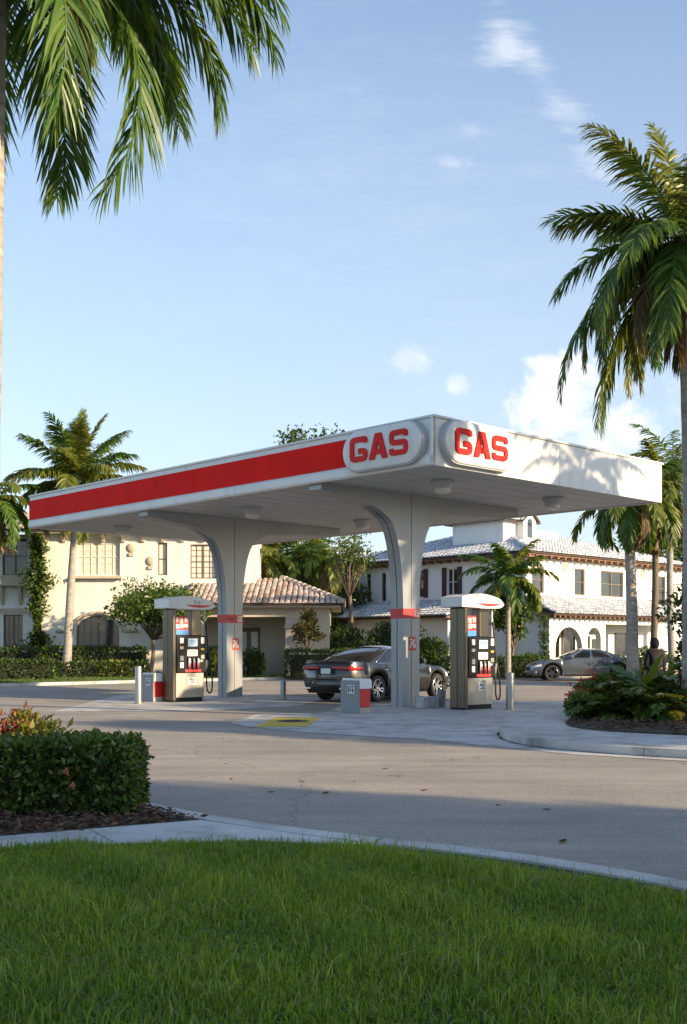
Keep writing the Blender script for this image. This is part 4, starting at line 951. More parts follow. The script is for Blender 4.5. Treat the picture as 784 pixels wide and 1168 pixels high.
dup(bn,G(176.5,801)+Vector((0,0,.01)),UV,'red and white waste bin left of the sunlit fuel pump')
def bollard(px,py,h,r,label):
    p=G(px,py); t=thing('bollard',label,'bollard',(p.x,p.y,0),0,'steel bollards around the pumps'); mb=MB()
    mb.lathe([(r,0),(r,h-.02),(r*.93,h-.004),(r*.6,h+.008),(.005,h+.012)],(0,0,0),20); mb.build('post',M['steel'],t,smooth=True)
    mb=MB(); mb.lathe([(r*1.5,0.008),(r*1.5,.03),(r*1.02,.035)],(0,0,0),20); mb.build('base_ring',M['steel'],t,smooth=True)
bollard(158,803,.94,.085,'steel bollard left of the sunlit pump and its waste bin')
bollard(323,797,.52,.085,'short steel bollard between the far column and the dark sedan')
bollard(582,810,.84,.095,'steel bollard right of the shaded pump and its hanging hose')
p=G(504,807); t=thing('squeegee_bucket','pale grey squeegee bucket standing between the near column and the pump','bucket',(p.x,p.y,.01),UV); mb=MB()
mb.lathe([(.085,0),(.10,.38),(.105,.40),(.095,.40),(.08,.06),(.01,.05)],(0,0,0),16); mb.build('bucket_body',M['grey'],t,smooth=True)
mb=MB(); mb.tube([(.02,0,.08),(.05,.01,.58)],.012,8); mb.box((.055,.012,.60),(.20,.03,.04)); mb.build('squeegee',M['black'],t)
p=G(487,808); mb=MB(); mb.box((0,0,.13),(.55,.28,.26)); o=mb.build('concrete_block',M['kerb'],None,bevel=.02); o.location=(p.x,p.y,.01); o.rotation_euler=(0,0,UV); tag(o,'low pale concrete block at the foot of the near column','block')
# ------------------------------------------------------------------ cars
dv=Vector((.60,.80)); 
car('dark gunmetal sedan parked behind the near column, rear lamps facing us',(1.02,30.6,.006),math.atan2(dv.y,dv.x),'carA',L=4.85,hw=.93,H=1.45)
cb=car('slate grey sedan parked side on before the white house',G(657,777)+Vector((.45,.9,.006)),R(180),'carB',L=4.75,hw=.93,H=1.38,rim='darkalloy',fast=False); cb.scale=(.97,.97,.98)
# ------------------------------------------------------------------ cream house on the left (frontal facade)
HY_=54.0; k54=HY_/F
def hx(px,d=HY_): return (px-CX)/F*d
def hz(py,d=HY_): return EYE-(py-HY)/F*d
hl=thing('cream_house','cream stucco two storey house with tiled porch and arched window','house',(0,HY_,0))
xL,xR=hx(45),hx(292); EV=6.85
ops=[(hx(87),hx(137),hz(657),hz(613)),(hx(180),hx(191),hz(656),hz(619)),(hx(217),hx(247),hz(660),hz(621)),(hx(87),hx(136),.35,hz(702),.75)]
mb=MB(); facade(mb,xL,xR,0,EV,ops,0,.22)
mb.add([(xL,0,0),(xL,9,0),(xL,9,EV),(xL,0,EV)],[(0,1,2,3)]); mb.add([(xR,0,0),(xR,9,0),(xR,9,EV),(xR,0,EV)],[(0,1,2,3)])
# wing, set back
wy=1.8; facade(mb,xL-7.5,xL,0,EV-.1,[(hx(3,55.8),hx(31,55.8),hz(656,55.8),hz(612,55.8)),(hx(4,55.8),hx(26,55.8),.1,hz(701,55.8))],wy,.25)
mb.add([(xL-7.5,wy,0),(xL-7.5,9,0),(xL-7.5,9,EV),(xL-7.5,wy,EV)],[(0,1,2,3)])
mb.add([(xL-7.5,9,0),(xR,9,0),(xR,9,EV),(xL-7.5,9,EV)],[(0,1,2,3)])
mb.build('wall',M['cream'],hl,recalc=False)
mb=MB(); mb.bb((xL-7.3,.5,.05),(xR-.1,8.8,EV-.2)) ; mb=MB(); mb.bb((xL-7.3,wy+.6,.02),(xR-.2,8.8,.04)); mb.bb((xL-7.3,3.0,.05),(xR-.2,3.1,EV-.1)); mb.build('inner_wall',M['wood'],hl)
I=Matrix.Identity(4)
house_window(hl,I,*ops[0],y=.12,cols=2,rows=2,frame='frame',pane='curtain',muntin=2,sill=.28)
house_window(hl,I,*ops[1],y=.12,cols=1,rows=2,frame='dframe',pane='curtain')
house_window(hl,I,*ops[2],y=.12,cols=2,rows=2,frame='dframe',pane='curtain',muntin=1)
house_window(hl,I,hx(87),hx(136),.35,hz(702),y=.18,cols=2,rows=1,frame='dframe',pane='wglass',muntin=2)
house_window(hl,I,hx(3,55.8),hx(31,55.8),hz(656,55.8),hz(612,55.8),y=wy+.14,cols=2,rows=2,frame='dframe')
house_window(hl,I,hx(4,55.8),hx(26,55.8),.1,hz(701,55.8),y=wy+.14,cols=2,rows=1,frame='dframe',muntin=1)
# arched moulding over the ground floor window, with side ledges
mb=MB(); xa,xb=hx(82),hx(141); c=(xa+xb)/2; r=(xb-xa)/2; zt=hz(702)-.75
pts=[(c-r*math.cos(math.pi*k/14),-.05,zt+(.75+.12)*math.sin(math.pi*k/14)) for k in range(15)]
mb.tube([(xa-.7,-.05,zt),(xa-.3,-.05,zt)]+pts+[(xb+.3,-.05,zt),(xb+.7,-.05,zt)],.085,8); mb.build('arch_moulding',M['trimtan'],hl,smooth='all')
# eaves, corbels, string course
mb=MB(); mb.bb((xL-.5,-.55,EV+.0),(xR+.5,9.5,EV+.16)); mb.bb((xL-8,wy-.5,EV-.06),(xL-.502,9.5,EV+.12)); mb.build('eave',M['trimtan'],hl,bevel=.02)
for x in [xL+.25+.95*i for i in range(11)]:
    mb=MB(); mb.prism([(-.0,EV-.42),(-.08,EV-.40),(-.16,EV-.26),(-.34,EV-.14),(-.46,EV-.002),(-.0,EV-.002)],x-.07,x+.07,axis='x'); mb.build('corbel',M['trimtan'],hl,bevel=.015)
for px,py in ((172,640),(150,625)):
    x,z=hx(px),hz(py); mb=MB(); mb.lathe([(.01,-.09),(.14,-.08),(.22,-.04),(.24,-.0)],(x,0,z),12,axis='y'); mb.box((x,-.04,z-.32),(.22,.08,.16)); mb.build('wall_ornament',M['trimtan'],hl,smooth=True)
mb=MB(); mb.bb((xL-7,wy-.55,hz(668,55)),(xL-.1,wy+.0-.003,hz(656,55))); mb.build('balcony_ledge',M['trimtan'],hl,bevel=.03)
for i in range(5):
    x=xL-.5-.9*i; mb=MB(); mb.prism([(wy-.003,hz(690,55)),(wy-.12,hz(684,55)),(wy-.45,hz(668,55)-.004),(wy-.003,hz(668,55)-.004)],x-.08,x+.08,axis='x'); mb.build('corbel',M['trimtan'],hl,bevel=.015)
mb=MB(); mb.bb((xL-7.4,wy-.10,hz(699,55.8)),(xL-.05,wy-.003,hz(694,55.8))); mb.build('string_course',M['trimtan'],hl)
e=.65; E0=EV+.17
tile_roof('roof',[(xL-8.1,-e,E0),(xR+e,-e,E0),(xR-3.5,4.2,E0+1.35),(xL-4,4.2,E0+1.35)],'rtile',hl)
tile_roof('roof',[(xR+e,-e,E0),(xR+e,9.6,E0),(xR-3.5,4.2,E0+1.35)],'rtile',hl)
# porch: projecting single storey part with its own hip roof
pf=-2.5; pz=3.22; x0,x1=hx(222,51.5),hx(376,51.5); xp=hx(326,51.5); xq=hx(343,51.5)
mb=MB(); facade(mb,xp,x1,0,pz,[],pf,.2); mb.add([(x1,pf,0),(x1,4,0),(x1,4,pz),(x1,pf,pz)],[(0,1,2,3)]); mb.add([(xp,pf,0),(xp,-.3,0),(xp,-.3,pz),(xp,pf,pz)],[(0,1,2,3)])
facade(mb,x0,xp,pz-.42,pz,[],pf,.2); mb.add([(x0,pf,pz-.42),(xp,pf,pz-.42),(xp,pf+.3,pz-.42),(x0,pf+.3,pz-.42)],[(0,1,2,3)])
xd0,xd1=hx(271,53.7),hx(297,53.7); facade(mb,x0-.2,xp,0,pz,[(xd0,xd1,.05,2.35)],-.3,.2)
facade(mb,xR,x1,0,pz,[],3.9,.1)
mb.build('porch_wall',M['porchwall'],hl,recalc=False)
mb=MB(); mb.bb((xp-.02,pf-.06,0),(xq,pf-.002,pz-.5)); mb.bb((xp-.08,pf-.12,pz-.95),(xq+.06,pf-.004,pz-.82)); mb.build('porch_pillar',M['porchwall'],hl,bevel=.02)
mb=MB(); mb.bb((x0-.02,pf-.05,0),(x0+.42,pf+.38,pz-.42)); mb.build('porch_pillar',M['porchwall'],hl,bevel=.02)
mb=MB(); mb.bb((xd0+.03,-.16,.05),(xd1-.03,-.11,2.32)); d=mb.build('door',M['doorw'],hl,bevel=.01)
mb=MB()
for i in range(2):
    for z0,z1 in ((.3,1.0),(1.15,2.15)): xa=xd0+.10+i*(xd1-xd0)/2; mb.bb((xa,-.18,z0),(xa+(xd1-xd0)/2-.22,-.162,z1))
mb.build('door_panel',M['frame'],d,bevel=.006)
mb=MB(); mb.lathe([(.01,-.24),(.04,-.22),(.04,-.19),(.015,-.16)],((xd0+xd1)/2+.08,0,1.05),10,axis='y'); mb.build('door_handle',M['iron'],d,smooth=True)
mb=MB(); mb.bb((x0-.35,pf-.55,pz),(x1+.5,5,pz+.17)); mb.build('porch_eave',M['trimtan'],hl,bevel=.02)
rz_=4.75; R0=pz+.18
tile_roof('porch_roof',[(x0-.5,pf-.7,R0),(x1+.65,pf-.7,R0),(xR+1.2,1.0,rz_),(x0-.5,1.0,rz_)],'rtile',hl)
tile_roof('porch_roof',[(x1+.65,pf-.7,R0),(x1+.65,5.2,R0),(xR+1.2,1.0,rz_)],'rtile',hl)
ridge('ridge_tiles',(x1+.65,pf-.7,R0+.06),(xR+1.2,1.0,rz_+.06),'rtile',hl)
# wall lantern hung on the porch pillar
xl=(xp+xq)/2+.12; zl=hz(729,51.5); t=thing('wall_lantern','small black wall lantern on the porch pillar of the cream house','lantern',(xl,HY_+pf-.065,zl))
mb=MB(); mb.box((0,-.01,.12),(.09,.02,.22)); mb.tube([(0,-.02,.2),(0,-.12,.27),(0,-.16,.2)],.012,6); mb.lathe([(.02,.24),(.10,.17),(.11,.15),(.02,.155)],(0,-.16,0),6); mb.lathe([(.07,-.16),(.075,-.14),(.02,-.14)],(0,-.16,0),6)
for k in range(6): a=math.pi*k/3; mb.tube([(.072*math.cos(a),-.16+.072*math.sin(a),-.15),(.10*math.cos(a),-.16+.10*math.sin(a),.16)],.008,5)
mb.build('lantern_frame',M['iron'],t)
mb=MB(); mb.lathe([(.062,-.138),(.09,.148)],(0,-.16,0),6); mb.build('lantern_glass',M['frame'],t)
# ------------------------------------------------------------------ white house on the right (square to the canopy)
KX,KY=9.1,56.0
hw_=thing('white_house','white stucco two storey house with pale tiled roof and arched porch','house',(KX,KY,0),UV)
DX,DY,EV=15.,12.2,6.0
MX=Matrix.Identity(4)                                            # wall facing -y (sunny)
ML=Matrix(((0,1,0,0),(-1,0,0,0),(0,0,1,0),(0,0,0,1)))            # (s,d,z)->(d,-s,z): wall facing -x; s=-y
mb=MB()
opsR=[(.5,1.5,4.15,5.5),(4.15,5.1,4.15,5.55),(6.6,8.8,4.15,5.55),(12.0,13.2,4.1,5.5),(5.3,6.9,.1,2.5)]
facade(mb,0,DX,0,EV,opsR,0,.2,Mx=MX)
opsL=[(-5.2,-4.5,4.15,5.6),(-7.6,-6.9,4.15,5.6),(-10.1,-9.75,4.0,5.6),(-11.3,-10.95,4.0,5.6),(-6.6,-5.4,.9,2.4)]
facade(mb,-DY,0,0,EV,opsL,0,.2,Mx=ML)
mb.add([(DX,0,0),(DX,DY,0),(DX,DY,EV),(DX,0,EV)],[(0,1,2,3)]); mb.add([(0,DY,0),(DX,DY,0),(DX,DY,EV),(0,DY,EV)],[(0,1,2,3)])
mb.build('wall',M['wstucco'],hw_,recalc=False)
mb=MB(); mb.bb((1.2,1.2,.02),(DX-.2,DY-.2,EV-.1)); mb.build('inner_wall',M['wood'],hw_)
for i,o in enumerate(opsR[:4]): house_window(hw_,MX,*o,y=.10,cols=2 if i in (2,) else 1,rows=2,frame='dframe',sill=None)
for i,o in enumerate(opsL):
    house_window(hw_,ML,*o,y=.10,cols=1 if i in(2,3) else 2,rows=2,frame='frame' if i in (0,4) else 'dframe',muntin=0)
    if i in (0,1):
        for a,b in ((o[0]-.34,o[0]-.03),(o[1]+.03,o[1]+.34)):
            mb=MB(); mb.bb((a,-.05,o[2]-.05),(b,-.012,o[3]+.05))
            for k in range(14): z=o[2]+.05+(o[3]-o[2]-.1)*k/13; mb.box(((a+b)/2,-.055,z),(b-a-.07,.012,.06),rx=R(25))
            s=mb.build('shutter',M['shutter'],hw_); s.matrix_local=ML
# eaves with rafter tails
ov=.65
mb=MB(); mb.bb((-ov,-ov,EV),(DX+ov,-.0,EV+.14)); mb.bb((-ov,.002,EV),(0,DY+ov,EV+.14)); mb.bb((.0,.002,EV),(DX+ov,DY+ov,EV+.12))
for i in range(26): x=-ov+.1+.6*i; mb.bb((x,-ov+.03,EV-.12),(x+.12,-.004,EV-.002))
for i in range(21): y=-ov+.1+.6*i; mb.bb((-ov+.03,y,EV-.12),(-.004,y+.12,EV-.002))
mb.build('eave',M['fascia_w'],hw_)
rh=2.0; a=ov+.12; E=EV+.16
tile_roof('roof',[(-a,-a,E),(DX+a,-a,E),(DX-5.6,DY/2,E+rh),(5.6,DY/2,E+rh)],'tile',hw_)
tile_roof('roof',[(-a,DY+a,E),(-a,-a,E),(5.6,DY/2,E+rh)],'tile',hw_)
tile_roof('roof',[(DX+a,-a,E),(DX+a,DY+a,E),(DX-5.6,DY/2,E+rh)],'tile',hw_)
tile_roof('roof',[(DX+a,DY+a,E),(-a,DY+a,E),(5.6,DY/2,E+rh),(DX-5.6,DY/2,E+rh)],'tile',hw_,pitch=.5,row=.8)
ridge('ridge_tiles',(-a,-a,E+.05),(5.6,DY/2,E+rh+.05),'tile',hw_); ridge('ridge_tiles',(5.6,DY/2,E+rh+.05),(DX-5.6,DY/2,E+rh+.05),'tile',hw_); ridge('ridge_tiles',(-a,DY+a,E+.05),(5.6,DY/2,E+rh+.05),'tile',hw_)
# roof lantern (square turret) with a little dormer
tx0,tx1,ty0,ty1,tz=1.6,4.1,2.7,6.2,8.1
mb=MB(); facade(mb,tx0,tx1,EV+.3,tz,[],ty0,.1); facade(mb,-ty1,-ty0,EV+.3,tz,[],tx0,.1,Mx=ML); mb.add([(tx1,ty0,EV),(tx1,ty1,EV),(tx1,ty1,tz),(tx1,ty0,tz)],[(0,1,2,3)]); mb.add([(tx0,ty1,EV),(tx1,ty1,EV),(tx1,ty1,tz),(tx0,ty1,tz)],[(0,1,2,3)])
mb.bb((tx1,3.4,EV+.4),(tx1+3.4,5.6,EV+1.9)); mb.build('turret',M['wstucco'],hw_,recalc=False)
q=.35; cx_,cy_=(tx0+tx1)/2,(ty0+ty1)/2
for pl in ([(tx0-q,ty0-q),(tx1+q,ty0-q)],[(tx1+q,ty0-q),(tx1+q,ty1+q)],[(tx1+q,ty1+q),(tx0-q,ty1+q)],[(tx0-q,ty1+q),(tx0-q,ty0-q)]):
    tile_roof('turret_roof',[(*pl[0],tz+.05),(*pl[1],tz+.05),(cx_,cy_,tz+.75)],'tile',hw_)
dx0,dx1=2.75,3.85; mb=MB(); mb.prism([(dx0,EV+.9),(dx1,EV+.9),(dx1,tz+.15),((dx0+dx1)/2,tz+.62),(dx0,tz+.15)],ty0-.45,ty0+1,axis='y'); dm=mb.build('dormer',M['wstucco'],hw_)
mb=MB(); mb.bb((dx0+.33,ty0-.465,tz-.85),(dx1-.33,ty0-.451,tz-.05)); mb.lathe([(.005,ty0-.465),(.22,ty0-.465),(.22,ty0-.452)],((dx0+dx1)/2,0,tz-.05),16,axis='y'); mb.build('dormer_window',M['wglass'],dm)
m0=(dx0+dx1)/2
for s in (-1,1): tile_roof('dormer_roof',[(m0+s*.75,ty0-.6,tz+.06),(m0+s*.75,ty0+1.2,tz+.06),(m0,ty0+1.2,tz+.70),(m0,ty0-.6,tz+.70)],'tile',hw_,pitch=.2,row=.3)
# sunny side porch: arcade wall, lean-to roof, glazed door
PD=1.6; PE=2.95
mb=MB(); facade(mb,-.25,4.6,0,PE,[(.25,2.55,0,2.42,1.12),(3.0,4.2,0,2.42,.6)],-PD,.32)
mb.add([(-.25,-PD,0),(-.25,0,0),(-.25,0,PE+.3),(-.25,-PD,PE)],[(0,1,2,3)]); facade(mb,-.25,4.6,0,PE,[(.25,2.55,0,2.42,1.12),(3.0,4.2,0,2.42,.6)],-PD+.32,0)
for x in (7.4,9.6,11.3): mb.bb((x,-PD,0),(x+.32,-PD+.32,PE))
facade(mb,4.6,11.7,PE-.35,PE,[],-PD,.3); mb.build('porch_wall',M['wstucco'],hw_,recalc=False)
mb=MB(); mb.bb((-.7,-PD-.6,PE),(12.2,-.25,PE+.10))
for i in range(30): x=-.6+.43*i; mb.bb((x,-PD-.57,PE-.10),(x+.09,-PD-.003,PE-.002))
mb.build('porch_eave',M['fascia_w'],hw_)
tile_roof('porch_roof',[(-.8,-PD-.7,PE+.12),(12.3,-PD-.7,PE+.12),(12.0,-.02,4.0),(-.2,-.02,4.0)],'tile',hw_)
mb=MB(); x0,x1=5.3,6.9
mb.bb((x0,.05,.1),(x0+.09,.16,2.5)); mb.bb((x1-.09,.05,.1),(x1,.16,2.5)); mb.bb((x0+.09,.05,2.41),(x1-.09,.16,2.5)); mb.bb((x0+.09,.05,2.0),(x1-.09,.16,2.08)); mb.bb((x0+.36,.05,.1),(x0+.43,.16,2.0)); mb.bb((x1-.43,.05,.1),(x1-.36,.16,2.0))
mb.bb((x0+.43,.09,.1),(x0+.56,.14,2.0)); mb.bb((x1-.56,.09,.1),(x1-.43,.14,2.0)); mb.bb((x0+.56,.09,.1),(x1-.56,.14,.5)); mb.bb((x0+.56,.09,1.85),(x1-.56,.14,2.0)); fd=mb.build('front_door',M['frame'],hw_)
mb=MB(); mb.bb((x0+.05,.115,.1),(x1-.05,.128,2.45)); mb.build('door_glass',M['wglass'],fd)
for x in (.1,2.75,10.2): 
    mb=MB(); mb.lathe([(.01,-.10),(.16,-.09),(.26,-.05),(.28,-.0)],(x+.6,0,3.0+2.6),12,axis='y'); mb.build('wall_ornament',M['trimtan'],hw_,smooth=True)
mb=MB(); mb.bb((.2,-.06,.1),(2.7,-.02,2.3)); mb.bb((3.0,-.06,.1),(4.1,-.02,2.3)); pw=mb.build('porch_dark_glass',M['wglass'],hw_)  # dark glass panels added so the bright porch interior reads as shade
mb=MB()
for x in (.2,1.42,2.64,3.0,4.04): mb.bb((x,-.10,.1),(x+.06,-.062,2.3))
mb.bb((.262,-.095,1.5),(1.418,-.063,1.56)); mb.bb((1.482,-.095,1.5),(2.638,-.063,1.56)); mb.build('dark_glass_bars',M['dframe'],pw)
mb=MB(); mb.bb((7.9,-.06,.1),(9.4,-.02,2.2)); mb.build('porch_dark_glass',M['wglass'],hw_)
# shaded side lean-to roof
mb=MB(); facade(mb,-DY,-3.4,0,2.9,[(-8.6,-7.2,0,2.3,.7),(-11,-9.6,0,2.3,.7)],-2.0,.3,Mx=ML); mb.add([(-2,3.4,0),(0,3.4,0),(0,3.4,3.7),(-2,3.4,2.9)],[(0,1,2,3)]); mb.build('side_porch_wall',M['wstucco'],hw_,recalc=False)
mb=MB(); mb.bb((-2.6,3.0,2.9),(-.25,DY+.4,3.0)); mb.build('side_porch_eave',M['fascia_w'],hw_)
tile_roof('side_porch_roof',[(-2.7,DY+.5,3.02),(-2.7,2.9,3.02),(-.02,2.9,3.9),(-.02,DY+.5,3.9)],'tile',hw_)
# balcony on the far right of the sunny wall
mb=MB(); mb.bb((11.4,-1.2,3.95),(14.6,-.003,4.08)); 
for i in range(15): mb.bb((11.45+.22*i,-1.18,4.08),(11.48+.22*i,-1.15,4.95))
mb.bb((11.4,-1.2,4.95),(14.6,-1.13,5.0)); mb.build('balcony',M['iron'],hw_)
# pale house further back, seen between the two
hb=thing('pale_house','pale house far back between the cream and white houses, low gabled roof','house',(hx(386,84),84,0),R(8))
mb=MB(); facade(mb,-2.6,6.5,0,5.6,[(-1.6,-.8,3.5,4.9),(1.0,1.8,3.5,4.9)],0,.2); mb.add([(-2.6,0,0),(-2.6,8,0),(-2.6,8,5.6),(-2.6,0,5.6)],[(0,1,2,3)]); mb.add([(6.5,0,0),(6.5,8,0),(6.5,8,5.6),(6.5,0,5.6)],[(0,1,2,3)]); mb.build('wall',M['wstucco'],hb,recalc=False)
mb=MB(); mb.bb((-2.3,.8,0),(6.2,7.5,5.5)); mb.build('inner_wall',M['wood'],hb)
house_window(hb,I,-1.6,-.8,3.5,4.9,y=.1,frame='dframe'); house_window(hb,I,1.0,1.8,3.5,4.9,y=.1,frame='dframe')
mb=MB(); mb.bb((-3.2,-.6,5.6),(7.1,8.6,5.72)); mb.build('eave',M['fascia_w'],hb)
tile_roof('roof',[(-3.3,-.7,5.74),(7.2,-.7,5.74),(7.2,4,7.3),(-3.3,4,7.3)],'rtile',hb)
tile_roof('roof',[(7.2,8.7,5.74),(-3.3,8.7,5.74),(-3.3,4,7.3),(7.2,4,7.3)],'rtile',hb)
# ------------------------------------------------------------------ palms
PI=math.pi
# big palm at the left edge, close to us. specs: azimuth, elevation, length, droop, side bend, material
palm('tall palm at the left edge with long drooping fronds overhead, close to us',(-3.36,10.35,.08),(-3.17,10.2,7.9),.145,18,3.0,.74,125,.026,('palmA','palmA','palmA','palmY'),3,shaft=.5,
  specs=[(.06,R(34),3.1,1.85,.1,'palmA',.32,.62,.3),(-.2,R(64),3.7,2.45,.1,'palmA',.42,.66,.3),(.2,R(68),3.8,2.6,-.1,'palmY',.45,.66,.3),(.05,R(55),3.3,2.35,.0,'palmA',.45,.66,.3),(-1.1,R(46),3.0,2.75,.2,'palmA',.5,.6,.3),(1.0,R(45),3.1,2.7,-.2,'palmA',.5,.6,.3),(-.15,R(25),2.6,1.9,.0,'palmA',.42,.62,.3),(-.55,R(-20),1.9,1.3,.1,'palmD',.7,.55,.3),(-.6,R(60),3.6,2.3,.1,'palmA',.45,.7,.3),(.5,R(50),3.2,2.1,.1,'palmA',.45,.7,.3),(-.25,R(38),3.2,2.0,.1,'palmA',.4,.7,.3),(.35,R(40),3.3,2.1,.0,'palmA',.4,.7,.3),(-.05,R(52),3.5,2.3,.05,'palmA',.42,.7,.3),(.15,R(22),2.8,1.7,.0,'palmA',.4,.7,.3),(-.45,R(48),3.3,2.3,.15,'palmY',.42,.7,.3),(.9,R(30),2.7,2.1,-.2,'palmA',.45,.62,.3)],
  elev=(80,-20),droop=(1.3,2.2),g=.4,bend=0)
palm('tall coconut palm at the right edge rising from the flower bed',(6.06,19.5,.12),(5.86,19.3,8.5),.19,24,2.5,.66,95,.034,('palmA','palmA','palmY'),5,shaft=.45,coco=5,
  specs=[(PI-.05,R(28),2.35,.75,.0,'palmA',.22,.62,.4),(PI-.15,R(8),2.5,1.25,.1,'palmA',.3,.62,.4),(PI-.3,R(-18),2.6,1.5,.1,'palmY',.5,.62,.4),(PI+.25,R(-40),2.5,1.2,.0,'palmY',.7,.5,.3),(1.9,R(82),2.5,.45,.1,'palmY',.15,.45,.3),(2.7,R(70),2.3,.6,.1,'palmA',.2,.5,.3),(.9,R(76),2.4,.6,.1,'palmA',.2,.5,.3),(PI+.6,R(-30),2.5,1.3,.2,'palmD',.8,.5,.3),(PI-.1,R(-25),3.6,1.1,.0,'palmA',.4,.62,.35),(PI+.1,R(-48),3.7,.7,.0,'palmY',.5,.6,.3),(PI-.35,R(-50),3.6,.7,.0,'palmA',.5,.6,.3),(PI-.5,R(-12),2.9,1.5,.1,'palmY',.5,.6,.3),(PI+.1,R(-32),2.9,1.1,.0,'palmA',.5,.6,.3),(PI-.8,R(-45),2.8,.9,.0,'palmY',.6,.55,.3),(PI+.9,R(-40),2.8,1.,.0,'palmA',.6,.55,.3),(PI-.2,R(-55),2.7,.8,.0,'palmY',.6,.55,.3),(PI+.45,R(-5),2.9,1.7,.0,'palmA',.5,.6,.3)],
  elev=(75,-55),droop=(.9,1.5),g=.36,dry=4)
palm('tall grey trunked palm rising above the canopy by the cream house',W(76,776,49.7).xy.to_3d(),W(87,545,49.7),.20,26,3.4,.85,90,.065,('palmA','palmY'),8,shaft=1.5,
  specs=[(1.4,R(86),3.3,.35,0,'palmY',.12,.6,.3),(.3,R(80),3.2,.5,0,'palmY',.15,.6,.3)],elev=(84,-25),droop=(.6,1.6),bend=.12)
palm('small palm with arching fronds by the white house wall',W(580,778,50).xy.to_3d(),W(580,657,50),.13,20,2.4,.62,50,.08,('palmA','palmY','palmA'),12,shaft=.7,elev=(82,-25),droop=(.9,2.0),bend=.08)
palm('grey palm with a thick smooth trunk right of the slate sedan',W(722,785,41).xy.to_3d(),W(718,560,41),.24,22,2.7,.66,54,.075,('palmA','palmA','palmY'),14,shaft=1.6,elev=(70,-50),droop=(1.0,2.0),bend=.05,dry=2)
palm('thin trunked palm with yellowing fronds beside the grey palm',W(744,785,44).xy.to_3d(),W(747,555,44),.15,22,2.9,.66,54,.075,('palmY','palmA','palmY'),17,shaft=.6,elev=(70,-60),droop=(1.1,2.0),bend=.1,dry=3,trunkmat='bark')
palm('tall unseen coconut palm added right of the flower bed for its frond shadows',(12.6,21.9,.0),(12.4,21.7,7.9),.18,26,2.9,.58,54,.06,('palmA','palmY'),26,shaft=.5,elev=(75,-60),droop=(.9,1.7),g=.42)  # unseen palm added to throw frond shadows on the canopy front
palm('palm crown hanging over the left edge by the cream house wing',W(-6,778,48).xy.to_3d(),W(-8,565,48),.18,20,2.9,.66,54,.075,('palmA','palmY'),21,shaft=.5,elev=(65,-60),droop=(1.1,2.0),dry=2,trunkmat='trunk')
for px,py,d,L,sd,lab,mts in ((335,628,59,2.4,31,'green palm with pale trunk seen above the porch roof',('palmA','palmA')),(302,632,58,2.2,33,'yellowish palm seen just right of the far column',('palmY','palmY')),(374,636,58,2.4,35,'yellowing palm left of the bare trunked tree behind the porch',('palmY','palmA')),(350,618,64,2.6,37,'furthest palm standing among the trees behind the porch',('palmA','palmY')),(768,530,50,3.,39,'palm whose crown shows between canopy end and right edge',('palmY','palmA'))):
    palm(lab,W(px,770,d).xy.to_3d(),W(px,py,d),.17,18,L,.6,34,.07,mts,sd,shaft=.5,elev=(78,-60),droop=(1.0,2.0),dry=2,group='palms behind the houses')
# ------------------------------------------------------------------ trees and shrubs
tree('small leafy tree with a leaning trunk left of the sunlit pump',W(170,776,50.5).xy.to_3d(),4.3,2.75,7000,.20,'leafB',41,.46,.10,lean=(.35,0),clumps=26,low=-.1,flat=.6)
tree('small thin tree before the porch pillar with the lantern',W(349,775,50).xy.to_3d(),3.5,.95,1500,.17,'leafO',43,.32,.05,clumps=14,lean=(.1,0))
tree('bare trunked tree with sparse olive leaves between the two houses',W(398,776,55).xy.to_3d(),8.0,1.6,1200,.19,'leafB',44,.55,.13,clumps=22,low=-.9)
tree('tree whose thin top shows above the canopy',W(355,776,66).xy.to_3d(),15.2,3.4,2600,.30,'leafA',46,.6,.2,clumps=26)
for px,d,h,cr,sd,mt,lab in ((315,82,9.8,5.,51,'leafA','dense dark tree behind the cream porch roof'),(405,92,9.5,5.,52,'leafB','tall tree behind the pale house'),(272,78,9.5,4.6,53,'leafB','mid green tree behind the far column'),(470,86,8.5,4.5,54,'leafB','lime tinged tree behind the roof of the white house'),(345,88,10.5,5.5,56,'leafA','broad dark tree furthest behind the porch'),(765,75,11,5.5,57,'leafA','dark broad tree behind the right edge palms'),(-20,66,9.5,4.5,58,'leafA','dark tree behind the cream house wing')):
    tree(lab,W(px,772,d).xy.to_3d(),h,cr,5200,.36,mt,sd,.28,.2,group='trees behind the houses',low=-.8)
for px,d,h,cr,sd_,mt,lab in ((300,60,6.2,2.6,171,'leafB','green tree just behind the porch roof, beside the far column'),(378,64,6.6,2.8,172,'leafB','green tree behind the bare trunked tree'),(345,66,7.6,3.2,173,'leafA','dark tree between the palms behind the porch roof')):
    tree(lab,W(px,772,d).xy.to_3d(),h,cr,4200,.30,mt,sd_,.25,.16,group='trees behind the houses',low=-.9)
tree('dark leafy tree at the right edge behind the flower bed',(13.6,39.,0),6.4,2.6,6000,.24,'leafA',61,.2,.16,low=-1)
tree('shrubby tree beside the small palm against the white wall',W(586,776,51.5).xy.to_3d(),4.1,1.15,2200,.22,'leafA',62,.35,.08,clumps=14,low=-.8)
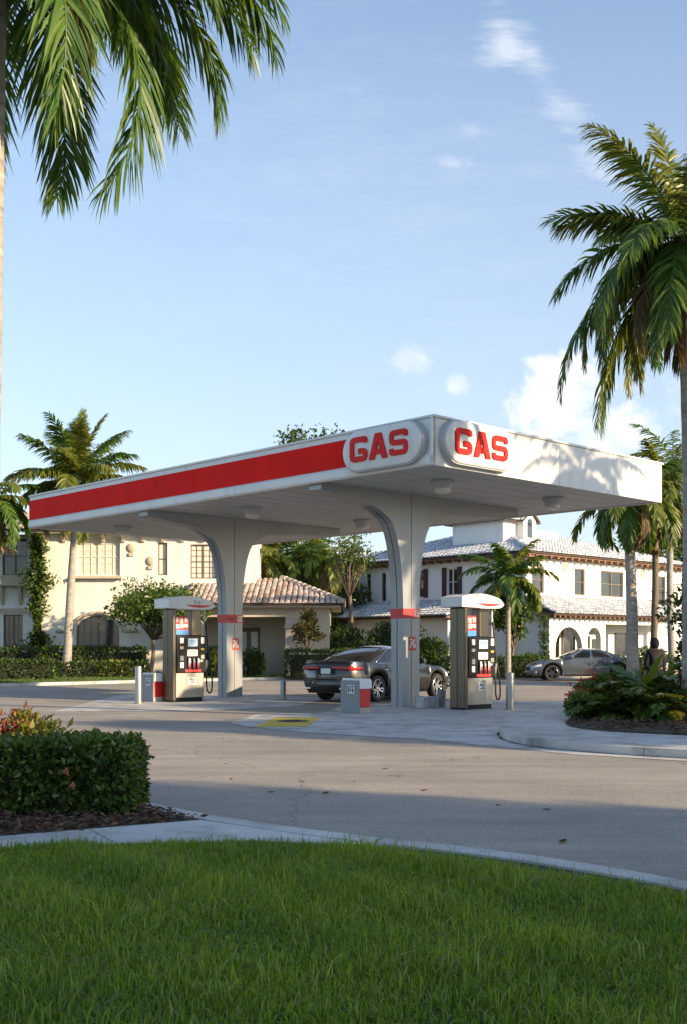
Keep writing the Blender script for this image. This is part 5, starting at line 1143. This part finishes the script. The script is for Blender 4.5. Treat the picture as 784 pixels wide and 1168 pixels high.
# hedges by the cream house
hx_=lambda px,d:(px-CX)/F*d
hedge('tall clipped hedge along the cream house with lime shoots',((hx_(-60,51.4)+hx_(168,51.4))/2,51.4,.05),0,hx_(168,51.4)-hx_(-60,51.4),1.1,1.36,5200,.15,'leafA',None,.05,71,accents=[('leafY',420,.15,(-.2,1.6)),('leafY',160,.14,(-3.2,-2.4))])
hedge('low clipped hedge at the left edge of the lawn',(hx_(18,46.2),46.2,.05),R(8),3.1,1.0,.84,2000,.13,'leafA',None,.04,72)
hedge('low clipped hedge right of the grey palm trunk on the lawn',(hx_(118,49.6),49.6,.05),R(4),3.9,.8,.72,2000,.13,'leafA',None,.04,73,accents=[('leafY',260,.13,(.0,1.2))])
hedge('clipped hedge between far column and porch door',(hx_(232,50.8),50.8,.05),0,3.2,.9,1.35,1800,.15,'leafB',None,.05,74)
bush('lime green bush behind the hose of the sunlit pump',(hx_(247,49),49,.04),.45,.45,1.4,700,.15,'leafY',seed=75)
bush('rounded dark bush beside the porch door',(hx_(289,50.6),50.6,.04),.7,.6,1.45,1300,.16,'leafA',seed=76)
bush('blue flowering plant by the grey palm trunk',(hx_(64,50),50,.04),.35,.35,.85,400,.12,'leafA',seed=77,flowers=[('petalB',110,.09)])
hedge('clipped hedge before the porch, left of the dark sedan',(hx_(368,48.6),48.6,.05),R(5),3.2,1.0,1.25,2000,.14,'leafA',None,.05,78)
for px,d,r,h,sd,lab,mt in ((400,53,1.6,2.6,81,'dark broad bush behind the roof of the dark sedan','leafA'),(452,53.5,1.7,2.9,82,'dark tall bush left of the near column','leafA'),(490,52.5,1.3,1.9,83,'bush seen between near column and shaded pump','leafA'),(365,55,1.3,2.6,84,'dark bush behind the thin porch tree','leafA'),(425,51.5,1.0,1.5,85,'low olive bush over the roof of the dark sedan','leafO')):
    bush(lab,W(px,772,d).xy.to_3d(),r,r*.8,h,2600,.21,mt,seed=sd,group='bushes along the far kerb')
hedge('low clipped hedge before the white house, behind the hose loop',(hx_(570,50.5),50.5+.3,.05),R(6),4.6,1.0,.95,2200,.15,'leafA',None,.05,86)
bush('round shrub before the white wall, left of the slate sedan',W(605,772,52.6).xy.to_3d(),.9,.8,1.25,1300,.16,'leafA',seed=87)
hedge('narrow dark climber on the porch corner of the white house',W(621,772,53.4).xy.to_3d(),UV,.42,.35,2.9,700,.14,'leafA',None,.04,88,name='climbing_plant',cat='climber')
for px,d,r,h,sd,lab in ((640,51.6,.9,1.1,91,'bush behind the bonnet of the slate sedan'),(690,52.5,1.,1.15,92,'bush behind the rear of the slate sedan before the glazed door'),(738,46,1.1,1.5,93,'dark bush at the foot of the thin trunked palm')):
    bush(lab,W(px,772,d).xy.to_3d(),r,r*.8,h,1500,.16,'leafB',seed=sd,group='shrubs before the white house')
# vine on the corner of the cream house
rng=np.random.default_rng(95); n=5200; z=rng.uniform(.2,6.9,n); wd=.40+.22*np.sin(z*1.7)+.15*np.sin(z*4.1+1); x=hx(45)+rng.normal(0,1,n)*wd*.55; y=HY_-.12-np.abs(rng.normal(0,.16,n))
t=thing('climbing_vine','leafy green vine climbing the corner of the cream house','vine',(hx(45),HY_-.1,0)); D=rng.normal(0,.7,(n,3))+np.array([0,-.7,-.3]); leafcloud('foliage',np.stack([x-hx(45),y-HY_+.1,z],1),D,.19*rng.uniform(.6,1.2,n),M['leafB'],t,.6,.2,rng)
mb=MB(); mb.tube([(0,-.03,0),(.08,-.05,1.5),(-.1,-.04,3.2),(.1,-.05,5.),(0,-.04,6.8)],[.05,.04,.035,.03,.01],7); mb.build('stem',M['bark'],t,smooth='all')
# ------------------------------------------------------------------ foreground hedge and planting
hedge('glossy clipped hedge in the mulch bed at lower left with orange blossoms',(-3.66,9.16,.09),R(-2),4.0,.72,.57,16000,.066,'leafH',None,.028,101,accents=[('leafA',5000,.06,None)])
hedge_front=bpy.data.objects[-1] if False else [o for o in COL.objects if o.get('category')=='hedge'][-1]
for x_,z_ in ((1.52,.36),(1.57,.25),(.95,.30)):
    mb=MB(); c=Vector((x_,-.385,z_)); vs=[c+Vector((0,-.012,0))]; fs=[]
    for k in range(10):
        a=k*.628; b=a+.5; r_=.018+.006*(k%3); i0=len(vs); vs+=[c+Vector((r_*math.cos(a),-.006*(k%2),r_*math.sin(a))),c+Vector((r_*1.25*math.cos((a+b)/2),.004,r_*1.25*math.sin((a+b)/2))),c+Vector((r_*math.cos(b),-.006*(k%2),r_*math.sin(b)))]; fs.append((0,i0,i0+1,i0+2))
    mb.add(vs,fs); mb.build('blossom',M['petalO'],hedge_front,recalc=False)
for i,(px,py,d,r,h,lab) in enumerate(((8,812,9.9,.30,.90,'red and yellow croton at the left edge behind the clipped hedge'),(52,812,9.9,.32,.86,'yellow tipped croton behind the middle of the clipped hedge'),(30,815,10.2,.25,.92,'tallest red tipped croton between the two other crotons'))):
    p=W(px,py,d); bush(lab,(p.x,d,.09),r,r*.8,h-.09,420,.10,'leafY' if i==1 else 'leafR',seed=110+i,name='croton',cat='croton',wr=.38,group='crotons behind the clipped hedge')
# right flower bed
def bed(px,d): return ((px-CX)/F*d,d,.15)
bush('red flowered shrub at the left tip of the right hand flower bed',bed(676,20.6),.60,.55,.80,3400,.09,'leafH',seed=121,flowers=[('petalR',420,.05),('petalO',120,.04)])
bush('low red flowered shrub at the front edge of the flower bed',bed(668,19.95),.42,.35,.50,1700,.08,'leafH',seed=122,flowers=[('petalR',90,.04)])
bush('dark shrub behind the red flowered shrub in the bed',bed(706,21.6),.7,.7,.82,2600,.10,'leafB',seed=123)
bush('dark shrub with red blossoms at the right end of the flower bed',bed(786,19.7),.6,.5,.85,1900,.085,'leafA',seed=124,flowers=[('petalR',130,.05)])
bush('tall dark shrub behind the palm trunk at the right edge',bed(822,22),.8,.8,2.2,4200,.12,'leafA',seed=125)
rosette('large bright fern with broad arching fronds in the middle of the bed',bed(737,20.8),26,1.35,.17,'leafH',1.3,131,elev=(82,18))
rosette('lime fern at the front of the flower bed',bed(712,19.7),24,.75,.07,'leafB',1.5,132,elev=(75,10))
rosette('narrow leaved lime fern right of the lime front fern',bed(748,19.55),22,.80,.06,'leafY',1.3,133,elev=(80,15))
rosette('broad leaved plant near the palm foot in the bed',bed(768,20.6),18,1.1,.20,'leafB',1.2,134,elev=(80,20))
def fern(label,loc,nl,L,lm,wid,mat,seed,elev=(78,20),droop=1.5):
    rng=np.random.default_rng(seed); t=thing('fern_plant',label,'plant',loc); VV=[];FF=[];off=0
    for i in range(nl):
        f=(i+.5)/nl; V,Fq=frond_geo((0,0,.08),i*2.4+rng.uniform(-.2,.2),R(elev[0]+(elev[1]-elev[0])*f),L*rng.uniform(.75,1.1),droop*rng.uniform(.7,1.1),lm,22,wid,rng,rng.uniform(-.2,.2),.12,t0=.22,plum=.1)
        VV.append(V); FF.append(Fq+off); off+=len(V)
    npmesh('fronds',np.concatenate(VV),np.concatenate(FF),M[mat],t); mb=MB(); mb.tube([(0,0,-.02),(0,0,.06),(0,0,.14)],[.06,.055,.03],8); mb.build('stem',M['bark'],t,smooth='all')
fern('broad feathery fern standing tallest behind the lime ferns in the bed',bed(742,20.3),20,1.35,.34,.075,'leafH',141)
fern('feathery fern between the red flowered shrub and the lime front fern',bed(700,20.5),18,.95,.26,.06,'leafB',142)
fern('bright feathery fern near the right end of the bed',bed(766,19.6),18,.85,.26,.06,'leafY',143)
for px_,d_,sd_,lab_ in ((690,19.75,151,'small green fern at the bed edge below the red flowered shrub'),(757,19.35,152,'small green fern at the bed edge below the lime ferns'),(778,20.1,153,'green fern at the foot of the leaning palm trunk'),(722,20.9,154,'green fern half hidden behind the tallest fern')):
    fern(lab_,bed(px_,d_),16,.80,.24,.06,'leafB',sd_)
rosette('low lime plant hanging over the front edge of the bed',bed(727,19.4),20,.55,.06,'leafY',1.6,144,elev=(70,5))
bush('low mixed shrub between the two front ferns',bed(730,19.9),.6,.4,.5,1900,.09,'leafH',seed=135)
# ------------------------------------------------------------------ person standing behind the flower bed
px,d=749,27.8; t=thing('person','person in black hooded jacket and dark trousers standing behind the flower bed','person',((px-CX)/F*d,d,.01),R(12))
def skin(name,verts,edges,rad,mat,parent,root=0,sub=2):
    me=bpy.data.meshes.new(name); me.from_pydata(verts,edges,[]); o=bpy.data.objects.new(name,me); COL.objects.link(o); me.materials.append(M[mat])
    m=o.modifiers.new('Skin','SKIN'); m.use_smooth_shade=True
    for i,r in enumerate(rad): me.skin_vertices[0].data[i].radius=r if hasattr(r,'__len__') else (r,r); me.skin_vertices[0].data[i].use_root=(i==root)
    s=o.modifiers.new('Sub','SUBSURF'); s.levels=s.render_levels=sub; o.parent=parent; return o
bv=[(0,0,.86),(0,.02,1.04),(0,.05,1.22),(0,.085,1.32),(0,.115,1.39),(0,.135,1.47),(0,.14,1.55),
    (.17,.06,1.27),(.24,.05,1.02),(.22,.14,.82),(.21,.18,.74),(-.17,.06,1.27),(-.24,.05,1.02),(-.22,.14,.82),(-.21,.18,.74),
    (.09,0,.80),(.10,.01,.46),(.10,-.02,.09),(.10,.12,.035),(-.09,0,.80),(-.10,.03,.46),(-.10,.05,.09),(-.10,.19,.035)]
be=[(0,1),(1,2),(2,3),(3,4),(4,5),(5,6),(2,7),(7,8),(8,9),(9,10),(2,11),(11,12),(12,13),(13,14),(0,15),(15,16),(16,17),(17,18),(0,19),(19,20),(20,21),(21,22)]
br=[(.155,.105),(.14,.10),(.165,.105),(.075,.07),(.052,.055),(.078,.09),(.066,.08),.062,.048,.036,.04,.062,.048,.036,.04,.092,.062,.045,.038,.092,.062,.045,.038]
skin('body',bv,be,br,'skin',t)
jv=[(0,0,.80),(0,.02,1.04),(0,.05,1.22),(0,.09,1.335),(.18,.06,1.27),(.245,.05,1.02),(.225,.13,.84),(-.18,.06,1.27),(-.245,.05,1.02),(-.225,.13,.84)]
skin('jacket',jv,[(0,1),(1,2),(2,3),(2,4),(4,5),(5,6),(2,7),(7,8),(8,9)],[(.185,.14),(.175,.13),(.195,.135),(.10,.095),.085,.068,.056,.085,.068,.056],'cloth',t)
skin('trousers',[(0,0,.86),(.09,0,.80),(.10,.01,.46),(.10,-.02,.10),(-.09,0,.80),(-.10,.03,.46),(-.10,.05,.10)],[(0,1),(1,2),(2,3),(0,4),(4,5),(5,6)],[(.165,.12),.105,.078,.066,.105,.078,.066],'cloth',t)
mb=MB(); 
def hoodf(u,v):
    a=2*PI*u; b=PI*(.02+.96*v); r=.125; q=Vector((r*.92*math.sin(b)*math.cos(a),r*1.08*math.sin(b)*math.sin(a),r*1.2*math.cos(b))); 
    if q.y>.05: q.y=.05+(q.y-.05)*.25
    return q+Vector((0,.10,1.50))
mb.grid(hoodf,20,12); mb.build('hood',M['cloth'],t,smooth='all')
mb=MB()
for s in (-1,1): mb.lathe([(.004,.205),(.011,.208),(.012,.212)],(s*.03,0.0,1.515),8,axis='y')
mb.build('eyes',M['ink'],t); mb=MB(); mb.tube([(0,.21,1.53),(0,.235,1.485),(0,.21,1.475)],[.008,.016,.01],8); mb.build('nose',M['skin'],t,smooth='all')
for s in (-1,1):
    mb=MB(); h0=Vector((s*.215,.165,.77)); mb.tube([h0,h0+Vector((0,.015,-.045)),h0+Vector((0,.03,-.085))],[(.024),(.036),(.030)],10)
    for k in range(4):
        q=h0+Vector((s*(-.024+.016*k),.028,-.08)); ln=(.062,.07,.066,.05)[k]; mb.tube([q,q+Vector((0,.012,-ln*.5)),q+Vector((0,.03,-ln*.85))],[.0085,.008,.006],7)
    q=h0+Vector((-s*.03,.02,-.03)); mb.tube([q,q+Vector((-s*.02,.022,-.03)),q+Vector((-s*.018,.035,-.055))],[.011,.0095,.007],7); mb.build('hand',M['skin'],t,smooth='all')
    mb=MB(); mb.tube([(s*.10,-.06+(.0 if s>0 else .07),.05),(s*.10,.06+(.0 if s>0 else .07),.045),(s*.10,.17+(.0 if s>0 else .07),.035)],[.05,.052,.036],10); mb.build('shoe',M['black'],t,smooth='all')
# ------------------------------------------------------------------ unseen trees added outside the frame to block the low sun
S2=Vector((.87,-.49)); Q2=Vector((.49,.87))
for i,(q,tt,h,cr,mt,lab) in enumerate(((-3.5,12,6.6,3.4,'leafB','broad unseen tree added to shade the lawn, furthest back to the right'),(2.2,11,6.8,3.3,'leafA','dark unseen tree added to shade the lawn, behind its right end'),(7.6,11.5,7.0,2.9,'leafB','unseen tree added for shade just right of the near kerb'),(4.9,14.5,7.6,3.2,'leafA','tall unseen tree added to close a sun gap behind the other near kerb trees'),
      (17.2,5.5,6.6,2.9,'leafA','low unseen tree added to shade the forecourt, right of the bed, nearest the road'),(21.8,4.5,7.0,2.6,'leafB','low round unseen tree added to shade the forecourt, right of the bed, middle of three'),(26.5,6.5,7.4,2.8,'leafA','low unseen tree added to shade the forecourt, right of the bed, furthest back'),
      (42,6,8.2,3.2,'leafB','unseen tree added to shade the slate sedan, far to its right, nearer one'),(47.5,7,8.6,3.4,'leafA','unseen tree added to shade the slate sedan, far to its right, farther one'))):
    p=Q2*q+S2*tt; tree(lab,(p.x,p.y,0),h,cr,13000,.30,mt,140+i,.22,.17,group='unseen trees added for shade right of the frame',low=-1.,clumps=26)
# ------------------------------------------------------------------ light, sky, camera
EL=R(17.0); sd=Vector((.87*math.cos(EL),-.49*math.cos(EL),math.sin(EL))).normalized()
sun=bpy.data.lights.new('sun','SUN'); sun.energy=4.5; sun.angle=R(1.0); sun.color=(1,.77,.49); so=bpy.data.objects.new('sun',sun); so.rotation_mode='QUATERNION'; so.rotation_quaternion=sd.to_track_quat('Z','Y'); so.location=(40,-25,30); COL.objects.link(so)
w=bpy.data.worlds.new('World'); SC.world=w; w.use_nodes=True; nt=w.node_tree; bg=nt.nodes['Background']
sky=N(nt,'ShaderNodeTexSky'); sky.sky_type='NISHITA'; sky.sun_disc=False; sky.sun_elevation=EL; sky.sun_rotation=math.atan2(.87,-.49); sky.air_density=1.; sky.dust_density=.5; sky.ozone_density=2.6; sky.altitude=0
tc=N(nt,'ShaderNodeTexCoord'); sp=N(nt,'ShaderNodeSeparateXYZ'); lnk(nt,tc.outputs['Generated'],sp.inputs[0])
def mth(op,a,b=None,c=None):
    n=N(nt,'ShaderNodeMath',operation=op)
    for i,v in enumerate((a,b,c)):
        if v is None: continue
        if isinstance(v,(int,float)): n.inputs[i].default_value=v
        else: lnk(nt,v,n.inputs[i])
    return n.outputs[0]
yv=mth('MAXIMUM',sp.outputs[1],.05); U=mth('DIVIDE',sp.outputs[0],yv); V_=mth('DIVIDE',sp.outputs[2],yv)
cb=N(nt,'ShaderNodeCombineXYZ'); lnk(nt,U,cb.inputs[0]); lnk(nt,V_,cb.inputs[1])
nz=N(nt,'ShaderNodeTexNoise',Scale=22.,Detail=12.,Roughness=.66); lnk(nt,cb.outputs[0],nz.inputs['Vector'])
nw=N(nt,'ShaderNodeTexNoise',Scale=9.,Detail=9.,Roughness=.68); mpw=N(nt,'ShaderNodeMapping'); mpw.inputs['Rotation'].default_value=(0,0,R(48)); mpw.inputs['Scale'].default_value=(.8,4.,1); lnk(nt,cb.outputs[0],mpw.inputs[0]); lnk(nt,mpw.outputs[0],nw.inputs['Vector'])
def blob(px,py,rx,ry,amp=1.,noise=nz,ns=1.6,rot=0,soft=.5):
    ns*=2.1; soft*=1.5
    cu,cv=(px-CX)/F,(HY-py)/F; du=mth('SUBTRACT',U,cu); dv_=mth('SUBTRACT',V_,cv)
    if rot:
        c_,s_=math.cos(rot),math.sin(rot); a=mth('ADD',mth('MULTIPLY',du,c_),mth('MULTIPLY',dv_,s_)); b=mth('ADD',mth('MULTIPLY',du,-s_),mth('MULTIPLY',dv_,c_)); du,dv_=a,b
    r=mth('ADD',mth('POWER',mth('ABSOLUTE',mth('DIVIDE',du,rx/F)),2.),mth('POWER',mth('ABSOLUTE',mth('DIVIDE',dv_,ry/F)),2.))
    v=mth('ADD',mth('SUBTRACT',1.,mth('SQRT',r)),mth('MULTIPLY',mth('SUBTRACT',noise.outputs[0],.5),ns))
    n=N(nt,'ShaderNodeMapRange',interpolation_type='SMOOTHSTEP'); lnk(nt,v,n.inputs[0]); n.inputs[1].default_value=0; n.inputs[2].default_value=soft; n.inputs[3].default_value=0; n.inputs[4].default_value=amp; return n.outputs[0]
bl=[blob(640,455,62,62,.95,nz,1.2,0,.45),blob(700,500,75,45,.7,nz,1.4,0,.5),blob(472,408,26,26,.42,nz,1.6,0,.6),blob(522,440,18,15,.42,nz,1.4,0,.6),blob(575,45,38,46,.40,nw,2.0,R(25),.9),blob(640,120,110,26,.28,nw,2.2,R(-48),.9),blob(690,190,60,24,.26,nw,2.2,R(-40),.9),blob(515,186,34,16,.35,nz,1.6,0,.7),blob(540,150,20,14,.2,nz,1.6,0,.8),blob(400,100,40,14,.10,nz,1.6,0,.9),blob(860,420,120,90,.7,nz,1.5,0,.6),blob(-250,420,160,60,.5,nz,1.5,0,.6),blob(300,-260,200,80,.4,nw,2,R(-30),.9)]
bl.append(blob(420,200,620,240,.09,nw,2.0,R(-20),1.3))
m=bl[0]
for b in bl[1:]: m=mth('MAXIMUM',m,b)
# thin milky veil low over the horizon
veil=N(nt,'ShaderNodeMapRange'); lnk(nt,V_,veil.inputs[0]); veil.inputs[1].default_value=0.; veil.inputs[2].default_value=.62; veil.inputs[3].default_value=.70; veil.inputs[4].default_value=.15
m=mth('MULTIPLY',m,mth('GREATER_THAN',sp.outputs[1],.0)); 
cr_=ramp(nt,[(.40,(3.75,3.9,4.2)),(.58,(5.0,4.9,4.75))]); ncl=N(nt,'ShaderNodeTexNoise',Scale=30.,Detail=6.); lnk(nt,cb.outputs[0],ncl.inputs['Vector']); lnk(nt,ncl.outputs[0],cr_.inputs[0])
mxv=N(nt,'ShaderNodeMix',data_type='RGBA'); lnk(nt,veil.outputs[0],mxv.inputs[0]); lnk(nt,sky.outputs[0],mxv.inputs[6]); mxv.inputs[7].default_value=(2.9,3.15,3.5,1)
mx=N(nt,'ShaderNodeMix',data_type='RGBA'); lnk(nt,m,mx.inputs[0]); lnk(nt,mxv.outputs[2],mx.inputs[6]); lnk(nt,cr_.outputs[0],mx.inputs[7])
lnk(nt,mx.outputs[2],bg.inputs[0]); bg.inputs[1].default_value=.12
cam=bpy.data.cameras.new('camera'); co=bpy.data.objects.new('camera',cam); COL.objects.link(co); co.location=(0,0,EYE); co.rotation_euler=(R(90),0,0)
cam.sensor_fit='VERTICAL'; cam.sensor_height=36; cam.lens=36*F/1168; cam.shift_y=(HY-584)/1168; cam.clip_start=.1; cam.clip_end=3000
SC.camera=co
vs=SC.view_settings; vs.view_transform='Standard'; vs.look='None'; vs.exposure=1.2; vs.gamma=1; vs.use_curve_mapping=False
SC.cycles.max_bounces=8; SC.cycles.transparent_max_bounces=8; SC.cycles.use_denoising=True
